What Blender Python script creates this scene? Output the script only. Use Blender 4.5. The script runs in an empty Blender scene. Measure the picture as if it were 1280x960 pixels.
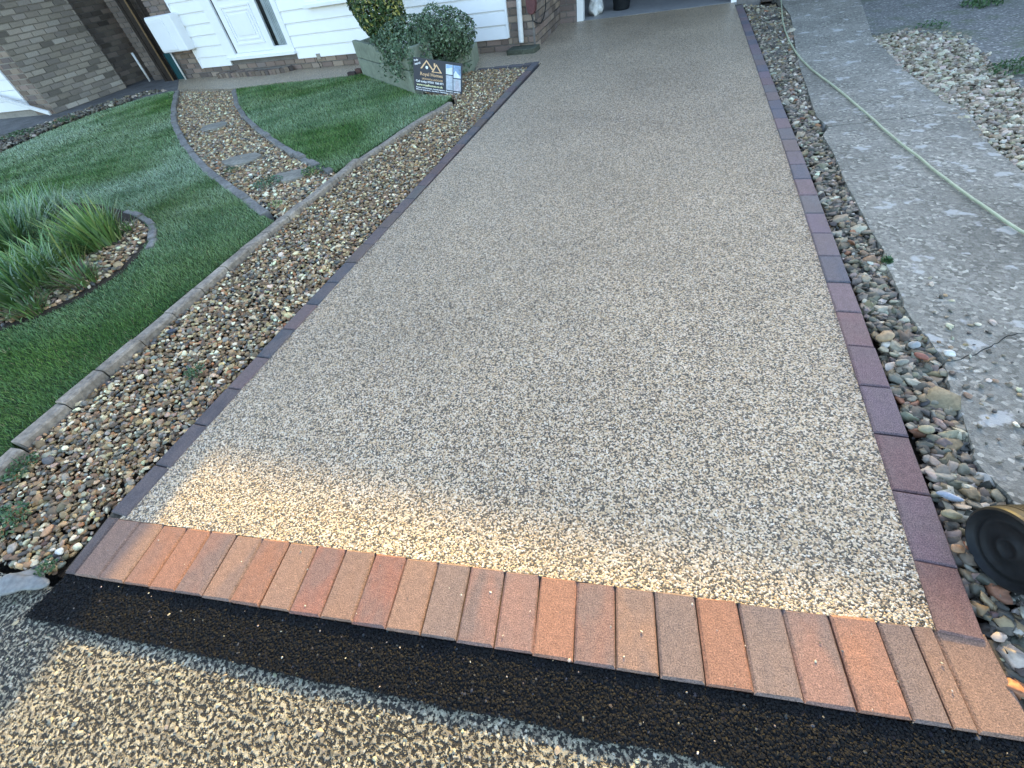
import bpy, bmesh, math, random
import numpy as np
from mathutils import Vector, Matrix, Quaternion
random.seed(7); RNG = np.random.default_rng(11)
scene = bpy.context.scene; COL = scene.collection

# ------------------------------------------------------------------ camera, sky, sun, exposure
CAM_H = 1.2362784; FPX = 527.12
R_ = np.array([0.9525048, 0.2731756, -0.1345723]); U_ = np.array([-0.1179489, 0.7383664, 0.6640054]); F_ = np.array([-0.2807537, 0.6165957, -0.7355183])
cam = bpy.data.cameras.new('camera'); cam_o = bpy.data.objects.new('camera', cam); COL.objects.link(cam_o)
cam.sensor_width = 36; cam.lens = FPX / 1280 * 36; cam.clip_start = .02; cam.clip_end = 600
m = Matrix([[R_[0], U_[0], -F_[0], 0], [R_[1], U_[1], -F_[1], 0], [R_[2], U_[2], -F_[2], CAM_H], [0, 0, 0, 1]])
cam_o.matrix_world = m; scene.camera = cam_o

SUN_EL = math.radians(18.6); SUN_DX = -0.041            # low winter sun behind the house
sd = Vector((SUN_DX, 1, 0)).normalized() * math.cos(SUN_EL) + Vector((0, 0, math.sin(SUN_EL)))
w = bpy.data.worlds.new('World'); scene.world = w; w.use_nodes = True
nt = w.node_tree; bg = nt.nodes['Background']
sky = nt.nodes.new('ShaderNodeTexSky'); sky.sky_type = 'NISHITA'; sky.sun_disc = False
sky.sun_elevation = SUN_EL; sky.sun_rotation = math.atan2(SUN_DX, 1)
sky.air_density = 1.0; sky.dust_density = 1.7; sky.ozone_density = 0.8
nt.links.new(sky.outputs[0], bg.inputs[0]); bg.inputs[1].default_value = 0.15
sl = bpy.data.lights.new('sun', 'SUN'); sl.energy = 2.3; sl.angle = math.radians(0.53); sl.color = (1.0, .69, .19)
so = bpy.data.objects.new('sun', sl); COL.objects.link(so); so.location = (0, 20, 12)
so.rotation_euler = (-sd).to_track_quat('-Z', 'Y').to_euler()
scene.view_settings.view_transform = 'Standard'; scene.view_settings.look = 'None'
scene.view_settings.gamma = 1.0; scene.view_settings.exposure = 2.48

# ------------------------------------------------------------------ helpers
def G(px, py, z=0.0):
    "ground point (at height z) that the photograph shows at pixel px, py"
    d = F_ + (px - 640) / FPX * R_ + (480 - py) / FPX * U_
    t = (z - CAM_H) / d[2]
    return np.array([d[0] * t, d[1] * t, z])
def GP(pts, z=0.0): return [tuple(G(a, b, z)[:2]) for a, b in pts]

def tag(o, label=None, cat=None, group=None, kind=None):
    if label: o['label'] = label
    if cat: o['category'] = cat
    if group: o['group'] = group
    if kind: o['kind'] = kind
    return o
def root_loc(p):
    v = Vector((0, 0, 0))
    while p is not None:
        v += p.location; p = p.parent
    return v
def link(name, me, parent=None, mat=None, loc=(0, 0, 0)):
    o = bpy.data.objects.new(name, me); COL.objects.link(o)
    o.location = Vector(loc) - root_loc(parent) if parent else Vector(loc)
    if parent: o.parent = parent
    if mat and me and not len(me.materials): me.materials.append(mat)
    return o
def thing(name, label, cat, loc=(0, 0, 0), group=None):
    o = bpy.data.objects.new(name, None); COL.objects.link(o); o.location = loc; o.empty_display_size = .1
    return tag(o, label, cat, group)
def mesh(name, V, Fc, smooth=False):
    me = bpy.data.meshes.new(name); me.from_pydata([tuple(v) for v in V], [], [tuple(f) for f in Fc]); me.update()
    if smooth:
        for p in me.polygons: p.use_smooth = True
    return me
def obj(name, V, Fc, mat, parent=None, smooth=False):
    "mesh given in world coordinates; its origin sits on its parent or on its own base centre"
    V = np.asarray(V, float)
    if parent is not None: L = np.array(root_loc(parent))
    else: L = np.array([*((V.min(0) + V.max(0)) / 2)[:2], V[:, 2].min()])
    return link(name, mesh(name, V - L, Fc, smooth), parent, mat, L)
class MB:
    def __init__(s): s.V = []; s.F = []
    def add(s, V, Fc):
        n = len(s.V); s.V += [tuple(v) for v in V]; s.F += [tuple(i + n for i in f) for f in Fc]; return s
    def prism(s, poly, z0, z1):
        n = len(poly); a = sum(poly[i][0] * poly[(i + 1) % n][1] - poly[(i + 1) % n][0] * poly[i][1] for i in range(n))
        if a < 0: poly = poly[::-1]
        V = [(x, y, z0) for x, y in poly] + [(x, y, z1) for x, y in poly]
        return s.add(V, [tuple(range(n - 1, -1, -1)), tuple(range(n, 2 * n))] + [(i, (i + 1) % n, n + (i + 1) % n, n + i) for i in range(n)])
    def box(s, o, a, b, c):
        "parallelepiped: corner o and three edge vectors"
        o, a, b, c = map(np.asarray, (o, a, b, c))
        V = [o, o + a, o + a + b, o + b, o + c, o + a + c, o + a + b + c, o + b + c]
        Fc = [(3, 2, 1, 0), (4, 5, 6, 7), (0, 1, 5, 4), (1, 2, 6, 5), (2, 3, 7, 6), (3, 0, 4, 7)]
        if np.dot(np.cross(a, b), c) < 0: Fc = [f[::-1] for f in Fc]
        return s.add(V, Fc)
    def tube(s, P, r, n=8, cap=True):
        P = [np.asarray(p, float) for p in P]; V = []; Fc = []
        rr = r if hasattr(r, '__len__') else [r] * len(P)
        for i, p in enumerate(P):
            d = P[min(i + 1, len(P) - 1)] - P[max(i - 1, 0)]; d /= np.linalg.norm(d)
            a = np.cross(d, [0, 0, 1]); a = a / np.linalg.norm(a) if np.linalg.norm(a) > 1e-3 else np.array([1., 0, 0])
            b = np.cross(a, d)
            for k in range(n):
                th = 2 * math.pi * k / n; V.append(p + rr[i] * (a * math.cos(th) + b * math.sin(th)))
        for i in range(len(P) - 1):
            for k in range(n): Fc.append((i * n + k, i * n + (k + 1) % n, (i + 1) * n + (k + 1) % n, (i + 1) * n + k))
        if cap: Fc += [tuple(range(n - 1, -1, -1))[::1], tuple((len(P) - 1) * n + k for k in range(n))]
        return s.add(V, Fc)
    def build(s, name, mat, parent=None, smooth=False): return obj(name, s.V, s.F, mat, parent, smooth)

def block_mesh(name, lx, ly, h, ch=.005, jit=0):
    "block with bevelled top arrises; origin at top-face centre"
    V = []; r = random.Random(sum(map(ord, name)))
    for (sx, sy, z) in [(lx / 2, ly / 2, -h), (lx / 2, ly / 2, -ch), (lx / 2 - ch, ly / 2 - ch, 0)]:
        for a, b in ((-1, -1), (1, -1), (1, 1), (-1, 1)): V.append((a * sx + r.uniform(-jit, jit), b * sy + r.uniform(-jit, jit), z))
    Fc = [(3, 2, 1, 0), (8, 9, 10, 11)]
    for l in (0, 4):
        for k in range(4): Fc.append((l + k, l + (k + 1) % 4, l + 4 + (k + 1) % 4, l + 4 + k))
    return mesh(name, V, Fc)

# ---- materials
def new_mat(name):
    m_ = bpy.data.materials.new(name); m_.use_nodes = True
    n = m_.node_tree; return m_, n, n.nodes['Principled BSDF']
class NT:
    def __init__(s, n): s.n = n
    def __call__(s, typ, ins=None, **kw):
        x = s.n.nodes.new('ShaderNode' + typ)
        for k, v in kw.items(): setattr(x, k, v)
        for k, v in (ins or {}).items():
            if hasattr(v, 'links'): s.n.links.new(v, x.inputs[k])
            else: x.inputs[k].default_value = v
        return x
    def pos(s): return s('NewGeometry').outputs['Position']
    def ramp(s, fac, stops, interp='LINEAR'):
        x = s('ValToRGB', {0: fac}); e = x.color_ramp; e.interpolation = interp
        while len(e.elements) < len(stops): e.elements.new(.5)
        for el, (p, c) in zip(e.elements, stops): el.position = p; el.color = (*c, 1) if len(c) == 3 else c
        return x.outputs[0]
    def noise(s, vec, scale, detail=3, rough=.6): return s('TexNoise', {'Vector': vec, 'Scale': scale, 'Detail': detail, 'Roughness': rough})
    def mix(s, f, a, b, mode='MIX'):
        x = s('Mix', data_type='RGBA', blend_type=mode)
        for k, v in ((0, f), (6, a), (7, b)):
            if hasattr(v, 'links'): s.n.links.new(v, x.inputs[k])
            else: x.inputs[k].default_value = (*v, 1) if hasattr(v, '__len__') and len(v) == 3 else v
        return x.outputs[2]
    def math(s, op, a, b=0.0, c=0.0):
        x = s('Math', operation=op)
        for k, v in enumerate((a, b, c)):
            if hasattr(v, 'links'): s.n.links.new(v, x.inputs[k])
            else: x.inputs[k].default_value = v
        return x.outputs[0]
    def bump(s, h, strength, dist, normal=None):
        x = s('Bump', {'Height': h, 'Strength': strength, 'Distance': dist})
        if normal is not None: s.n.links.new(normal, x.inputs['Normal'])
        return x.outputs[0]
    def out(s, bsdf, col=None, nrm=None, rough=None, spec=None):
        if col is not None:
            if hasattr(col, 'links'): s.n.links.new(col, bsdf.inputs['Base Color'])
            else: bsdf.inputs['Base Color'].default_value = (*col, 1)
        if nrm is not None: s.n.links.new(nrm, bsdf.inputs['Normal'])
        if rough is not None:
            if hasattr(rough, 'links'): s.n.links.new(rough, bsdf.inputs['Roughness'])
            else: bsdf.inputs['Roughness'].default_value = rough
        if spec is not None: bsdf.inputs['Specular IOR Level'].default_value = spec

def mat_plain(name, col, rough=.6, var=.15, scale=30, bump=.15, bd=.003, spec=.4, big=None):
    m_, n, b = new_mat(name); t = NT(n); p = t('TexCoord').outputs['Object'] if big is None else t.pos()
    a = t.noise(p, scale, 5, .65).outputs[0]; g = t.noise(p, scale / 9, 3).outputs[0]
    c = t.mix(1.0, (*col,), t.ramp(a, [(.3, (1 - var,) * 3), (.7, (1 + var,) * 3)]), 'MULTIPLY')
    c = t.mix(1.0, c, t.ramp(g, [(.3, (1 - var * .8,) * 3), (.7, (1 + var * .8,) * 3)]), 'MULTIPLY')
    t.out(b, c, t.bump(a, bump, bd), rough, spec); return m_
def mat_tint(name, rough=.6, instancer=False, var=.25, scale=60, bump=.3, bd=.004, spec=.4, trans=0):
    "colour from the 'tint' attribute, mottled"
    m_, n, b = new_mat(name); t = NT(n)
    at = t('Attribute', attribute_name='tint', attribute_type='INSTANCER' if instancer else 'GEOMETRY')
    p = t('TexCoord').outputs['Object'] if not instancer else t.pos()
    a = t.noise(p, scale, 4, .6).outputs[0]
    c = t.mix(1.0, at.outputs[0], t.ramp(a, [(.3, (1 - var,) * 3), (.7, (1 + var,) * 3)]), 'MULTIPLY')
    t.out(b, c, t.bump(a, bump, bd), rough, spec)
    if trans: b.inputs['Subsurface Weight'].default_value = 0
    return m_

def mat_resin():
    m_, n, b = new_mat('resin bound gravel'); t = NT(n); p = t.pos()
    wob = t('VectorMath', {0: p, 1: t('VectorMath', {0: t.noise(p, 150, 2).outputs[1], 3: .004}, operation='SCALE').outputs[0]}, operation='ADD').outputs[0]
    v = t('TexVoronoi', {'Vector': wob, 'Scale': 225.0, 'Randomness': 1.0}); v2 = t('TexVoronoi', {'Vector': wob, 'Scale': 420.0})
    sep = t('SeparateColor', {0: v.outputs[1]}); sep2 = t('SeparateColor', {0: v2.outputs[1]})
    stops = [(0, (.017, .014, .012)), (.19, (.047, .038, .031)), (.32, (.165, .116, .075)), (.39, (.46, .315, .168)), (.51, (.61, .452, .275)), (.65, (.70, .558, .388)), (.80, (.78, .66, .508)), (.90, (.38, .303, .23)), (.95, (.84, .76, .63))]
    c1 = t.ramp(sep.outputs[0], stops, 'CONSTANT'); c2 = t.ramp(sep2.outputs[0], stops, 'CONSTANT')
    c = t.mix(.12, c1, c2)
    big = t.noise(p, 1.1, 3).outputs[0]
    c = t.mix(1.0, c, t.ramp(big, [(.3, (.86, .86, .86)), (.7, (1.10, 1.10, 1.10))]), 'MULTIPLY')
    h1 = t.math('SUBTRACT', 1.0, t.math('POWER', t.math('MULTIPLY', v.outputs[0], 1.25), 2.0))
    hgt = t.math('ADD', t.math('ADD', h1, t.math('MULTIPLY', t.math('SUBTRACT', 1.0, v2.outputs[0]), .35)), t.math('MULTIPLY', sep.outputs[1], .8))
    t.out(b, c, t.bump(hgt, 1.0, .0032), .36, .6); return m_

def mat_paver(name='block paving', cb=(.135, .105, .098)):
    m_, n, b = new_mat(name); t = NT(n); oi = t('ObjectInfo'); tc = t('TexCoord').outputs['Object']
    off = t('VectorMath', {0: tc, 1: t('CombineXYZ', {0: t.math('MULTIPLY', oi.outputs['Random'], 37), 1: t.math('MULTIPLY', oi.outputs['Random'], 91), 2: 0.0}).outputs[0]}, operation='ADD').outputs[0]
    st = t('Mapping', {0: off, 3: (1.0, .45, 1.0)}).outputs[0]
    f = t.noise(st, 14, 3, .5).outputs[0]
    f = t.ramp(f, [(.42, (0, 0, 0)), (.60, (1, 1, 1))])
    f = t.math('MULTIPLY', f, oi.outputs['Alpha'])
    c = t.mix(f, oi.outputs['Color'], (*cb,))
    sp = t.noise(off, 300, 3, .8).outputs[0]; md = t.noise(off, 60, 3).outputs[0]
    c = t.mix(1.0, c, t.ramp(sp, [(.32, (.38,) * 3), (.5, (1, 1, 1)), (.68, (1.9, 1.82, 1.72))]), 'MULTIPLY')
    c = t.mix(1.0, c, t.ramp(md, [(.3, (.85,) * 3), (.7, (1.15,) * 3)]), 'MULTIPLY')
    t.out(b, c, t.bump(t.math('ADD', sp, t.math('MULTIPLY', md, .6)), .55, .0022), .72, .35); return m_

def mat_wallbrick():
    m_, n, b = new_mat('facing brick'); t = NT(n); oi = t('ObjectInfo'); tc = t('TexCoord').outputs['Object']
    off = t('VectorMath', {0: tc, 1: t('CombineXYZ', {0: t.math('MULTIPLY', oi.outputs['Random'], 53), 1: 0.0, 2: 0.0}).outputs[0]}, operation='ADD').outputs[0]
    sp = t.noise(off, 90, 4, .7).outputs[0]
    c = t.mix(1.0, oi.outputs['Color'], t.ramp(sp, [(.3, (.75,) * 3), (.7, (1.25,) * 3)]), 'MULTIPLY')
    t.out(b, c, t.bump(sp, .5, .004), .85, .25); return m_

def mat_concrete():
    m_, n, b = new_mat('old exposed concrete'); t = NT(n); p = t.pos()
    v = t('TexVoronoi', {'Vector': p, 'Scale': 75.0}); s1 = t('SeparateColor', {0: v.outputs[1]})
    agg = t.ramp(s1.outputs[0], [(0, (.10, .098, .09)), (.35, (.19, .187, .175)), (.6, (.27, .265, .25)), (.8, (.37, .36, .335)), (.93, (.56, .54, .50))], 'CONSTANT')
    ns = t.noise(p, 9, 6, .7).outputs[0]; fine = t.noise(p, 160, 3, .7).outputs[0]
    base = t.ramp(fine, [(.3, (.14, .138, .128)), (.7, (.29, .285, .27))])
    c = t.mix(t.ramp(ns, [(.40, (.15,) * 3), (.62, (.75,) * 3)]), base, agg)
    big = t.noise(p, 1.6, 4, .6).outputs[0]
    c = t.mix(1.0, c, t.ramp(big, [(.3, (.76, .735, .65)), (.7, (1.30, 1.25, 1.12))]), 'MULTIPLY')
    # flat pale lichen / worn laitance patches
    lv = t('Mapping', {0: p, 3: (.8, 1.0, 0)}).outputs[0]
    ln = t.noise(lv, 8.5, 4, .55).outputs[0]; ln2 = t.noise(lv, 30, 3, .6).outputs[0]
    lm = t.ramp(t.math('ADD', ln, t.math('MULTIPLY', t.math('SUBTRACT', ln2, .5), .16)), [(.60, (0, 0, 0)), (.65, (.75,) * 3)])
    c = t.mix(lm, c, (.46, .45, .42))
    h = t.math('ADD', t.math('MULTIPLY', s1.outputs[1], .5), fine)
    t.out(b, c, t.bump(h, .8, .004), .85, .25); return m_

def mat_road():
    m_, n, b = new_mat('worn surface dressed road'); t = NT(n); p = t.pos()
    st = t('Mapping', {0: p, 3: (1.0, 1.0, 1.0)}).outputs[0]
    n1 = t.noise(st, 94, 2.5, .65).outputs[0]; n2 = t.noise(p, 3.2, 4, .6).outputs[0]; n3 = t.noise(p, 340, 2, .6).outputs[0]
    v = t('TexVoronoi', {'Vector': p, 'Scale': 105.0}); sc_ = t('SeparateColor', {0: v.outputs[1]})
    tan = t.ramp(sc_.outputs[0], [(0, (.19, .165, .12)), (.3, (.28, .25, .18)), (.55, (.37, .33, .235)), (.8, (.23, .205, .155)), (.93, (.43, .39, .30))], 'CONSTANT')
    f = t.math('ADD', n1, t.math('MULTIPLY', t.math('SUBTRACT', n2, .5), .22))
    c = t.mix(t.ramp(f, [(.465, (0, 0, 0)), (.52, (1, 1, 1))]), (.024, .023, .021), tan)
    c = t.mix(1.0, c, t.ramp(n3, [(.3, (.75,) * 3), (.7, (1.25,) * 3)]), 'MULTIPLY')
    h = t.math('ADD', t.math('MULTIPLY', t.ramp(f, [(.36, (0, 0, 0)), (.56, (1, 1, 1))]), 1.0), t.math('MULTIPLY', sc_.outputs[1], .45))
    t.out(b, c, t.bump(h, 1.0, .0055), .8, .3); return m_

def mat_mossy():
    m_, n, b = new_mat('mossy old tarmac'); t = NT(n); p = t.pos()
    v = t('TexVoronoi', {'Vector': p, 'Scale': 70.0}); s1 = t('SeparateColor', {0: v.outputs[1]})
    agg = t.ramp(s1.outputs[0], [(0, (.12, .12, .112)), (.4, (.17, .168, .155)), (.75, (.22, .215, .20)), (.93, (.36, .35, .32))], 'CONSTANT')
    ns = t.noise(p, 2.4, 5, .65).outputs[0]
    c = t.mix(t.ramp(ns, [(.5, (0,) * 3), (.68, (.75,) * 3)]), agg, (.095, .115, .06))
    t.out(b, c, t.bump(s1.outputs[1], .8, .005), .9, .2); return m_

def mat_brickwork(name, c1, c2, mo):
    m_, n, b = new_mat(name); t = NT(n); q = t('SeparateXYZ', {0: t.pos()})
    v = t('CombineXYZ', {0: t.math('ADD', q.outputs[0], q.outputs[1]), 1: q.outputs[2], 2: 0.0}).outputs[0]
    bt = t('TexBrick', {'Vector': v, 'Color1': (*c1, 1), 'Color2': (*c2, 1), 'Mortar': (*mo, 1), 'Scale': 1.0, 'Mortar Size': .006, 'Brick Width': .225, 'Row Height': .075})
    c = t.mix(1.0, bt.outputs[0], t.ramp(t.noise(t.pos(), 12, 4).outputs[0], [(.3, (.75,) * 3), (.7, (1.25,) * 3)]), 'MULTIPLY')
    t.out(b, c, t.bump(bt.outputs[1], -.5, .005), .85, .25); return m_
def mat_soil(name, col=(.045, .035, .025)):
    return mat_plain(name, col, .95, .45, 55, .9, .02, .2, big=True)

M = {}
M['resin'] = mat_resin(); M['paver'] = mat_paver(); M['brick'] = mat_wallbrick()
M['concrete'] = mat_concrete(); M['mossy'] = mat_mossy()
M['soil'] = mat_soil('soil'); M['earth'] = mat_soil('earth', (.06, .05, .04))
M['sand'] = mat_plain('jointing sand', (.09, .075, .055), .95, .4, 120, .6, .004, .2, big=True)
M['binder'] = mat_plain('black bitumen', (.006, .006, .007), .6, .3, 150, .8, .006, .5, big=True)
M['roadbase'] = mat_road()
M['brickwork'] = mat_brickwork('upper brickwork', (.20, .15, .115), (.25, .195, .15), (.17, .155, .14)); M['palework'] = mat_brickwork('pale upper brickwork', (.31, .265, .21), (.36, .31, .25), (.27, .245, .21))
M['mortar'] = mat_plain('grey mortar', (.17, .155, .14), .95, .2, 40, .5, .004, .2, big=True)
M['white'] = mat_plain('white plastic', (.80, .80, .79), .35, .02, 6, .02, .002, .5)
M['whiteold'] = mat_plain('weathered white paint', (.66, .65, .62), .6, .10, 25, .15, .002, .4)
M['palemortar'] = mat_plain('pale sandy mortar', (.27, .245, .21), .95, .2, 40, .5, .004, .2, big=True)
M['sideconc'] = mat_plain('dark concrete', (.125, .12, .115), .9, .3, 35, .6, .006, .2, big=True)
M['garfloor'] = mat_plain('smooth garage concrete', (.27, .27, .265), .55, .16, 14, .15, .003, .35, big=True)
M['kerb'] = mat_plain('weathered concrete kerb', (.26, .22, .175), .9, .42, 40, .6, .005, .2)
M['edgestone'] = mat_plain('weathered edging stone', (.20, .185, .165), .9, .35, 40, .6, .005, .2)
M['planter'] = mat_plain('algae stained concrete slab', (.21, .235, .175), .9, .22, 22, .4, .006, .2)
M['turfbase'] = mat_soil('turf root zone', (.03, .055, .016))
M['black'] = mat_plain('black plastic', (.012, .014, .016), .55, .3, 60, .2, .002, .22)
M['timber'] = mat_plain('dark stained timber', (.028, .020, .015), .7, .4, 30, .4, .003, .3)
M['tan'] = mat_plain('raw timber edge', (.22, .14, .07), .8, .3, 40, .3, .002, .3)
M['teal'] = mat_plain('dark teal plastic', (.012, .06, .065), .5, .2, 20, .1, .002, .4)
M['red'] = mat_plain('faded dark red paint', (.105, .038, .038), .6, .2, 30, .2, .002, .4)
M['hose'] = mat_plain('pale green rubber hose', (.36, .40, .27), .5, .15, 40, .15, .001, .4)
M['slate'] = mat_plain('flagstone', (.25, .225, .18), .85, .3, 30, .5, .005, .3)
M['gully'] = mat_plain('mossy concrete', (.07, .075, .055), .95, .4, 45, .7, .008, .2)
M['roof'] = mat_plain('roof felt and tile', (.11, .07, .055), .8, .2, 9, .3, .01, .3, big=True)
M['mesh_bag'] = mat_plain('dirty white sacking', (.55, .55, .53), .8, .25, 25, .4, .006, .3)
M['signboard'] = mat_plain('navy sign print', (.018, .022, .035), .4, .05, 5, .02, .001, .4)
M['gold'] = mat_plain('sign gold print', (.75, .48, .26), .4, .05, 5, 0, .001, .4)
M['signwhite'] = mat_plain('sign white print', (.8, .8, .8), .4, .03, 5, 0, .001, .4)
M['signyellow'] = mat_plain('sign pale yellow print', (.80, .78, .45), .4, .03, 5, 0, .001, .4)
M['signblue'] = mat_plain('sign photo sky print', (.25, .38, .58), .4, .5, 25, 0, .001, .4)
M['signgrey'] = mat_plain('sign photo paving print', (.42, .46, .52), .4, .25, 40, 0, .001, .4)
M['signpale'] = mat_plain('sign photo pale print', (.66, .72, .76), .4, .2, 20, 0, .001, .4)
M['signmauve'] = mat_plain('sign photo driveway print', (.40, .38, .42), .4, .25, 40, 0, .001, .4)
mg, n_, b_ = new_mat('window glass'); b_.inputs['Base Color'].default_value = (.9, .95, .95, 1); b_.inputs['Roughness'].default_value = .02
b_.inputs['Transmission Weight'].default_value = 1.0; b_.inputs['IOR'].default_value = 1.1; M['glass'] = mg
M['curtain'] = mat_plain('net curtain', (.45, .46, .46), .9, .15, 20, .2, .004, .2)
M['dark'] = mat_plain('dark interior', (.02, .02, .02), .9, .1, 5, 0, .001, .2)
M['pebble'] = mat_tint('river pebble', .55, True, .25, 90, .25, .002, .35)
M['chip'] = mat_tint('road chipping', .7, True, .2, 200, .3, .001, .3)
M['tarchip'] = mat_tint('bitumen coated chip', .6, True, .2, 200, .2, .001, .08)
M['grass'] = mat_tint('grass blade', .55, False, .1, 60, 0, .001, .3)
M['leaf'] = mat_tint('leaf', .42, False, .12, 60, .1, .001, .4)
M['strap'] = mat_tint('strap leaf', .40, False, .12, 60, .05, .001, .4)
M['wood'] = mat_plain('bark', (.09, .065, .045), .9, .3, 40, .5, .004, .2)
M['stone'] = mat_tint('loose stone', .55, False, .28, 55, .4, .004, .4)

# ---- scatter of instanced pebbles (loose gravel is stuff)
def scatter(name, P, S, E, T, mat, variants=6, sub=2, amp=.32, parent=None, smooth=True):
    n = len(P); me = bpy.data.meshes.new(name); me.vertices.add(n); me.vertices.foreach_set('co', np.asarray(P, np.float32).ravel())
    for nm, arr, typ in (('scl', S, 'FLOAT_VECTOR'), ('eul', E, 'FLOAT_VECTOR')):
        a = me.attributes.new(nm, typ, 'POINT'); a.data.foreach_set('vector', np.asarray(arr, np.float32).ravel())
    a = me.attributes.new('tint', 'FLOAT_COLOR', 'POINT'); a.data.foreach_set('color', np.concatenate([T, np.ones((n, 1))], 1).astype(np.float32).ravel())
    a = me.attributes.new('pick', 'INT', 'POINT'); a.data.foreach_set('value', RNG.integers(0, variants, n).astype(np.int32))
    o = link(name, me, parent); me.materials.append(mat)
    g = bpy.data.node_groups.new(name + ' scatter', 'GeometryNodeTree')
    g.interface.new_socket('Geometry', in_out='INPUT', socket_type='NodeSocketGeometry'); g.interface.new_socket('Geometry', in_out='OUTPUT', socket_type='NodeSocketGeometry')
    N = g.nodes.new; L = g.links.new
    gi = N('NodeGroupInput'); go = N('NodeGroupOutput'); j = N('GeometryNodeJoinGeometry')
    for k in range(variants - 1, -1, -1):
        ico = N('GeometryNodeMeshIcoSphere'); ico.inputs['Radius'].default_value = .5; ico.inputs['Subdivisions'].default_value = sub
        ps = N('GeometryNodeInputPosition'); ad = N('ShaderNodeVectorMath'); ad.operation = 'ADD'; ad.inputs[1].default_value = (k * 7.3, k * 3.1, -k * 5.7)
        nz = N('ShaderNodeTexNoise'); nz.inputs['Scale'].default_value = 1.7; nz.inputs['Detail'].default_value = 1.0
        sb = N('ShaderNodeVectorMath'); sb.operation = 'SUBTRACT'; sb.inputs[1].default_value = (.5, .5, .5)
        sc = N('ShaderNodeVectorMath'); sc.operation = 'SCALE'; sc.inputs['Scale'].default_value = amp * 2.2
        sp = N('GeometryNodeSetPosition')
        L(ps.outputs[0], ad.inputs[0]); L(ad.outputs[0], nz.inputs['Vector']); L(nz.outputs[1], sb.inputs[0]); L(sb.outputs[0], sc.inputs[0])
        L(ico.outputs['Mesh'], sp.inputs['Geometry']); L(sc.outputs[0], sp.inputs['Offset'])
        ss = N('GeometryNodeSetShadeSmooth'); ss.inputs['Shade Smooth'].default_value = smooth; L(sp.outputs[0], ss.inputs[0])
        g2i = N('GeometryNodeGeometryToInstance'); L(ss.outputs[0], g2i.inputs[0]); L(g2i.outputs[0], j.inputs[0])
    iop = N('GeometryNodeInstanceOnPoints'); L(gi.outputs[0], iop.inputs['Points']); L(j.outputs[0], iop.inputs['Instance'])
    iop.inputs['Pick Instance'].default_value = True
    def na(nm, typ):
        x = N('GeometryNodeInputNamedAttribute'); x.data_type = typ; x.inputs[0].default_value = nm; return x.outputs[0]
    L(na('pick', 'INT'), iop.inputs['Instance Index']); L(na('scl', 'FLOAT_VECTOR'), iop.inputs['Scale'])
    e2r = N('FunctionNodeEulerToRotation'); L(na('eul', 'FLOAT_VECTOR'), e2r.inputs[0]); L(e2r.outputs[0], iop.inputs['Rotation'])
    sm = N('GeometryNodeSetMaterial'); sm.inputs['Material'].default_value = mat; L(iop.outputs[0], sm.inputs[0]); L(sm.outputs[0], go.inputs[0])
    md = o.modifiers.new('scatter', 'NODES'); md.node_group = g
    return tag(o, kind='stuff')
def inpoly(X, Y, poly):
    r = np.zeros(len(X), bool); n = len(poly)
    for i in range(n):
        x0, y0 = poly[i]; x1, y1 = poly[(i + 1) % n]
        c = ((y0 > Y) != (y1 > Y)) & (X < (x1 - x0) * (Y - y0) / (y1 - y0 + 1e-12) + x0); r ^= c
    return r
def fill(poly, dens, excl=()):
    a = np.array(poly); lo, hi = a.min(0), a.max(0); n = int(dens * np.prod(hi - lo))
    k = max(1, int(math.sqrt(n * (hi[0] - lo[0]) / (hi[1] - lo[1])))); q = max(1, n // k)
    gx, gy = np.meshgrid(np.arange(k), np.arange(q)); 
    X = lo[0] + (gx.ravel() + RNG.random(k * q)) / k * (hi[0] - lo[0]); Y = lo[1] + (gy.ravel() + RNG.random(k * q)) / q * (hi[1] - lo[1])
    ok = inpoly(X, Y, poly)
    for e in excl: ok &= ~inpoly(X, Y, e)
    return X[ok], Y[ok]
PAL_WARM = np.array([1.30, 1.24, 1.02]) * np.array([(.17, .11, .065), (.24, .155, .09), (.31, .22, .13), (.12, .085, .06), (.45, .37, .26), (.56, .50, .40), (.20, .185, .165), (.07, .07, .075), (.27, .125, .06), (.28, .20, .16), (.15, .14, .125), (.095, .07, .05)])
W_WARM = np.array([.15, .13, .12, .12, .10, .075, .10, .06, .022, .05, .06, .06])
PAL_COOL = np.array([.90, .82, .67]) * np.array([(.15, .14, .125), (.20, .19, .17), (.28, .26, .23), (.09, .09, .088), (.42, .40, .36), (.56, .54, .50), (.24, .19, .13), (.06, .06, .06), (.25, .13, .08), (.17, .15, .11)])
W_COOL = np.array([.19, .17, .12, .13, .09, .05, .09, .07, .02, .07])
def tints(n, pal, wt, jit=.18):
    c = pal[RNG.choice(len(pal), n, p=wt / wt.sum())]; return np.clip(c * (1 + RNG.normal(0, jit, (n, 1))) * (1 + RNG.normal(0, .05, (n, 3))), .01, .85)
def gravel(name, poly, size, dens, pal, wt, z=0.0, layer=.018, excl=(), flat=.55, mat='pebble', sub=2, amp=.32, label=None, cat='gravel', smooth=True, sig=.28, jit=.18, zf=None):
    X, Y = fill(poly, dens, excl); n = len(X)
    s = size * np.exp(RNG.normal(0, sig, n)); S = np.stack([s * RNG.uniform(.95, 1.5, n), s * RNG.uniform(.75, 1.1, n), s * RNG.uniform(flat * .8, flat * 1.35, n)], 1)
    E = np.stack([RNG.normal(0, .35, n), RNG.normal(0, .35, n), RNG.uniform(0, 6.28, n)], 1)
    Z = z + RNG.uniform(-layer, 0, n) - S[:, 2] * .35
    if zf is not None: Z = Z + zf(X, Y)
    o = scatter(name, np.stack([X, Y, Z], 1), S, E, tints(n, pal, wt, jit), M[mat], sub=sub, amp=amp, smooth=smooth)
    return tag(o, label, cat)

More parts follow.
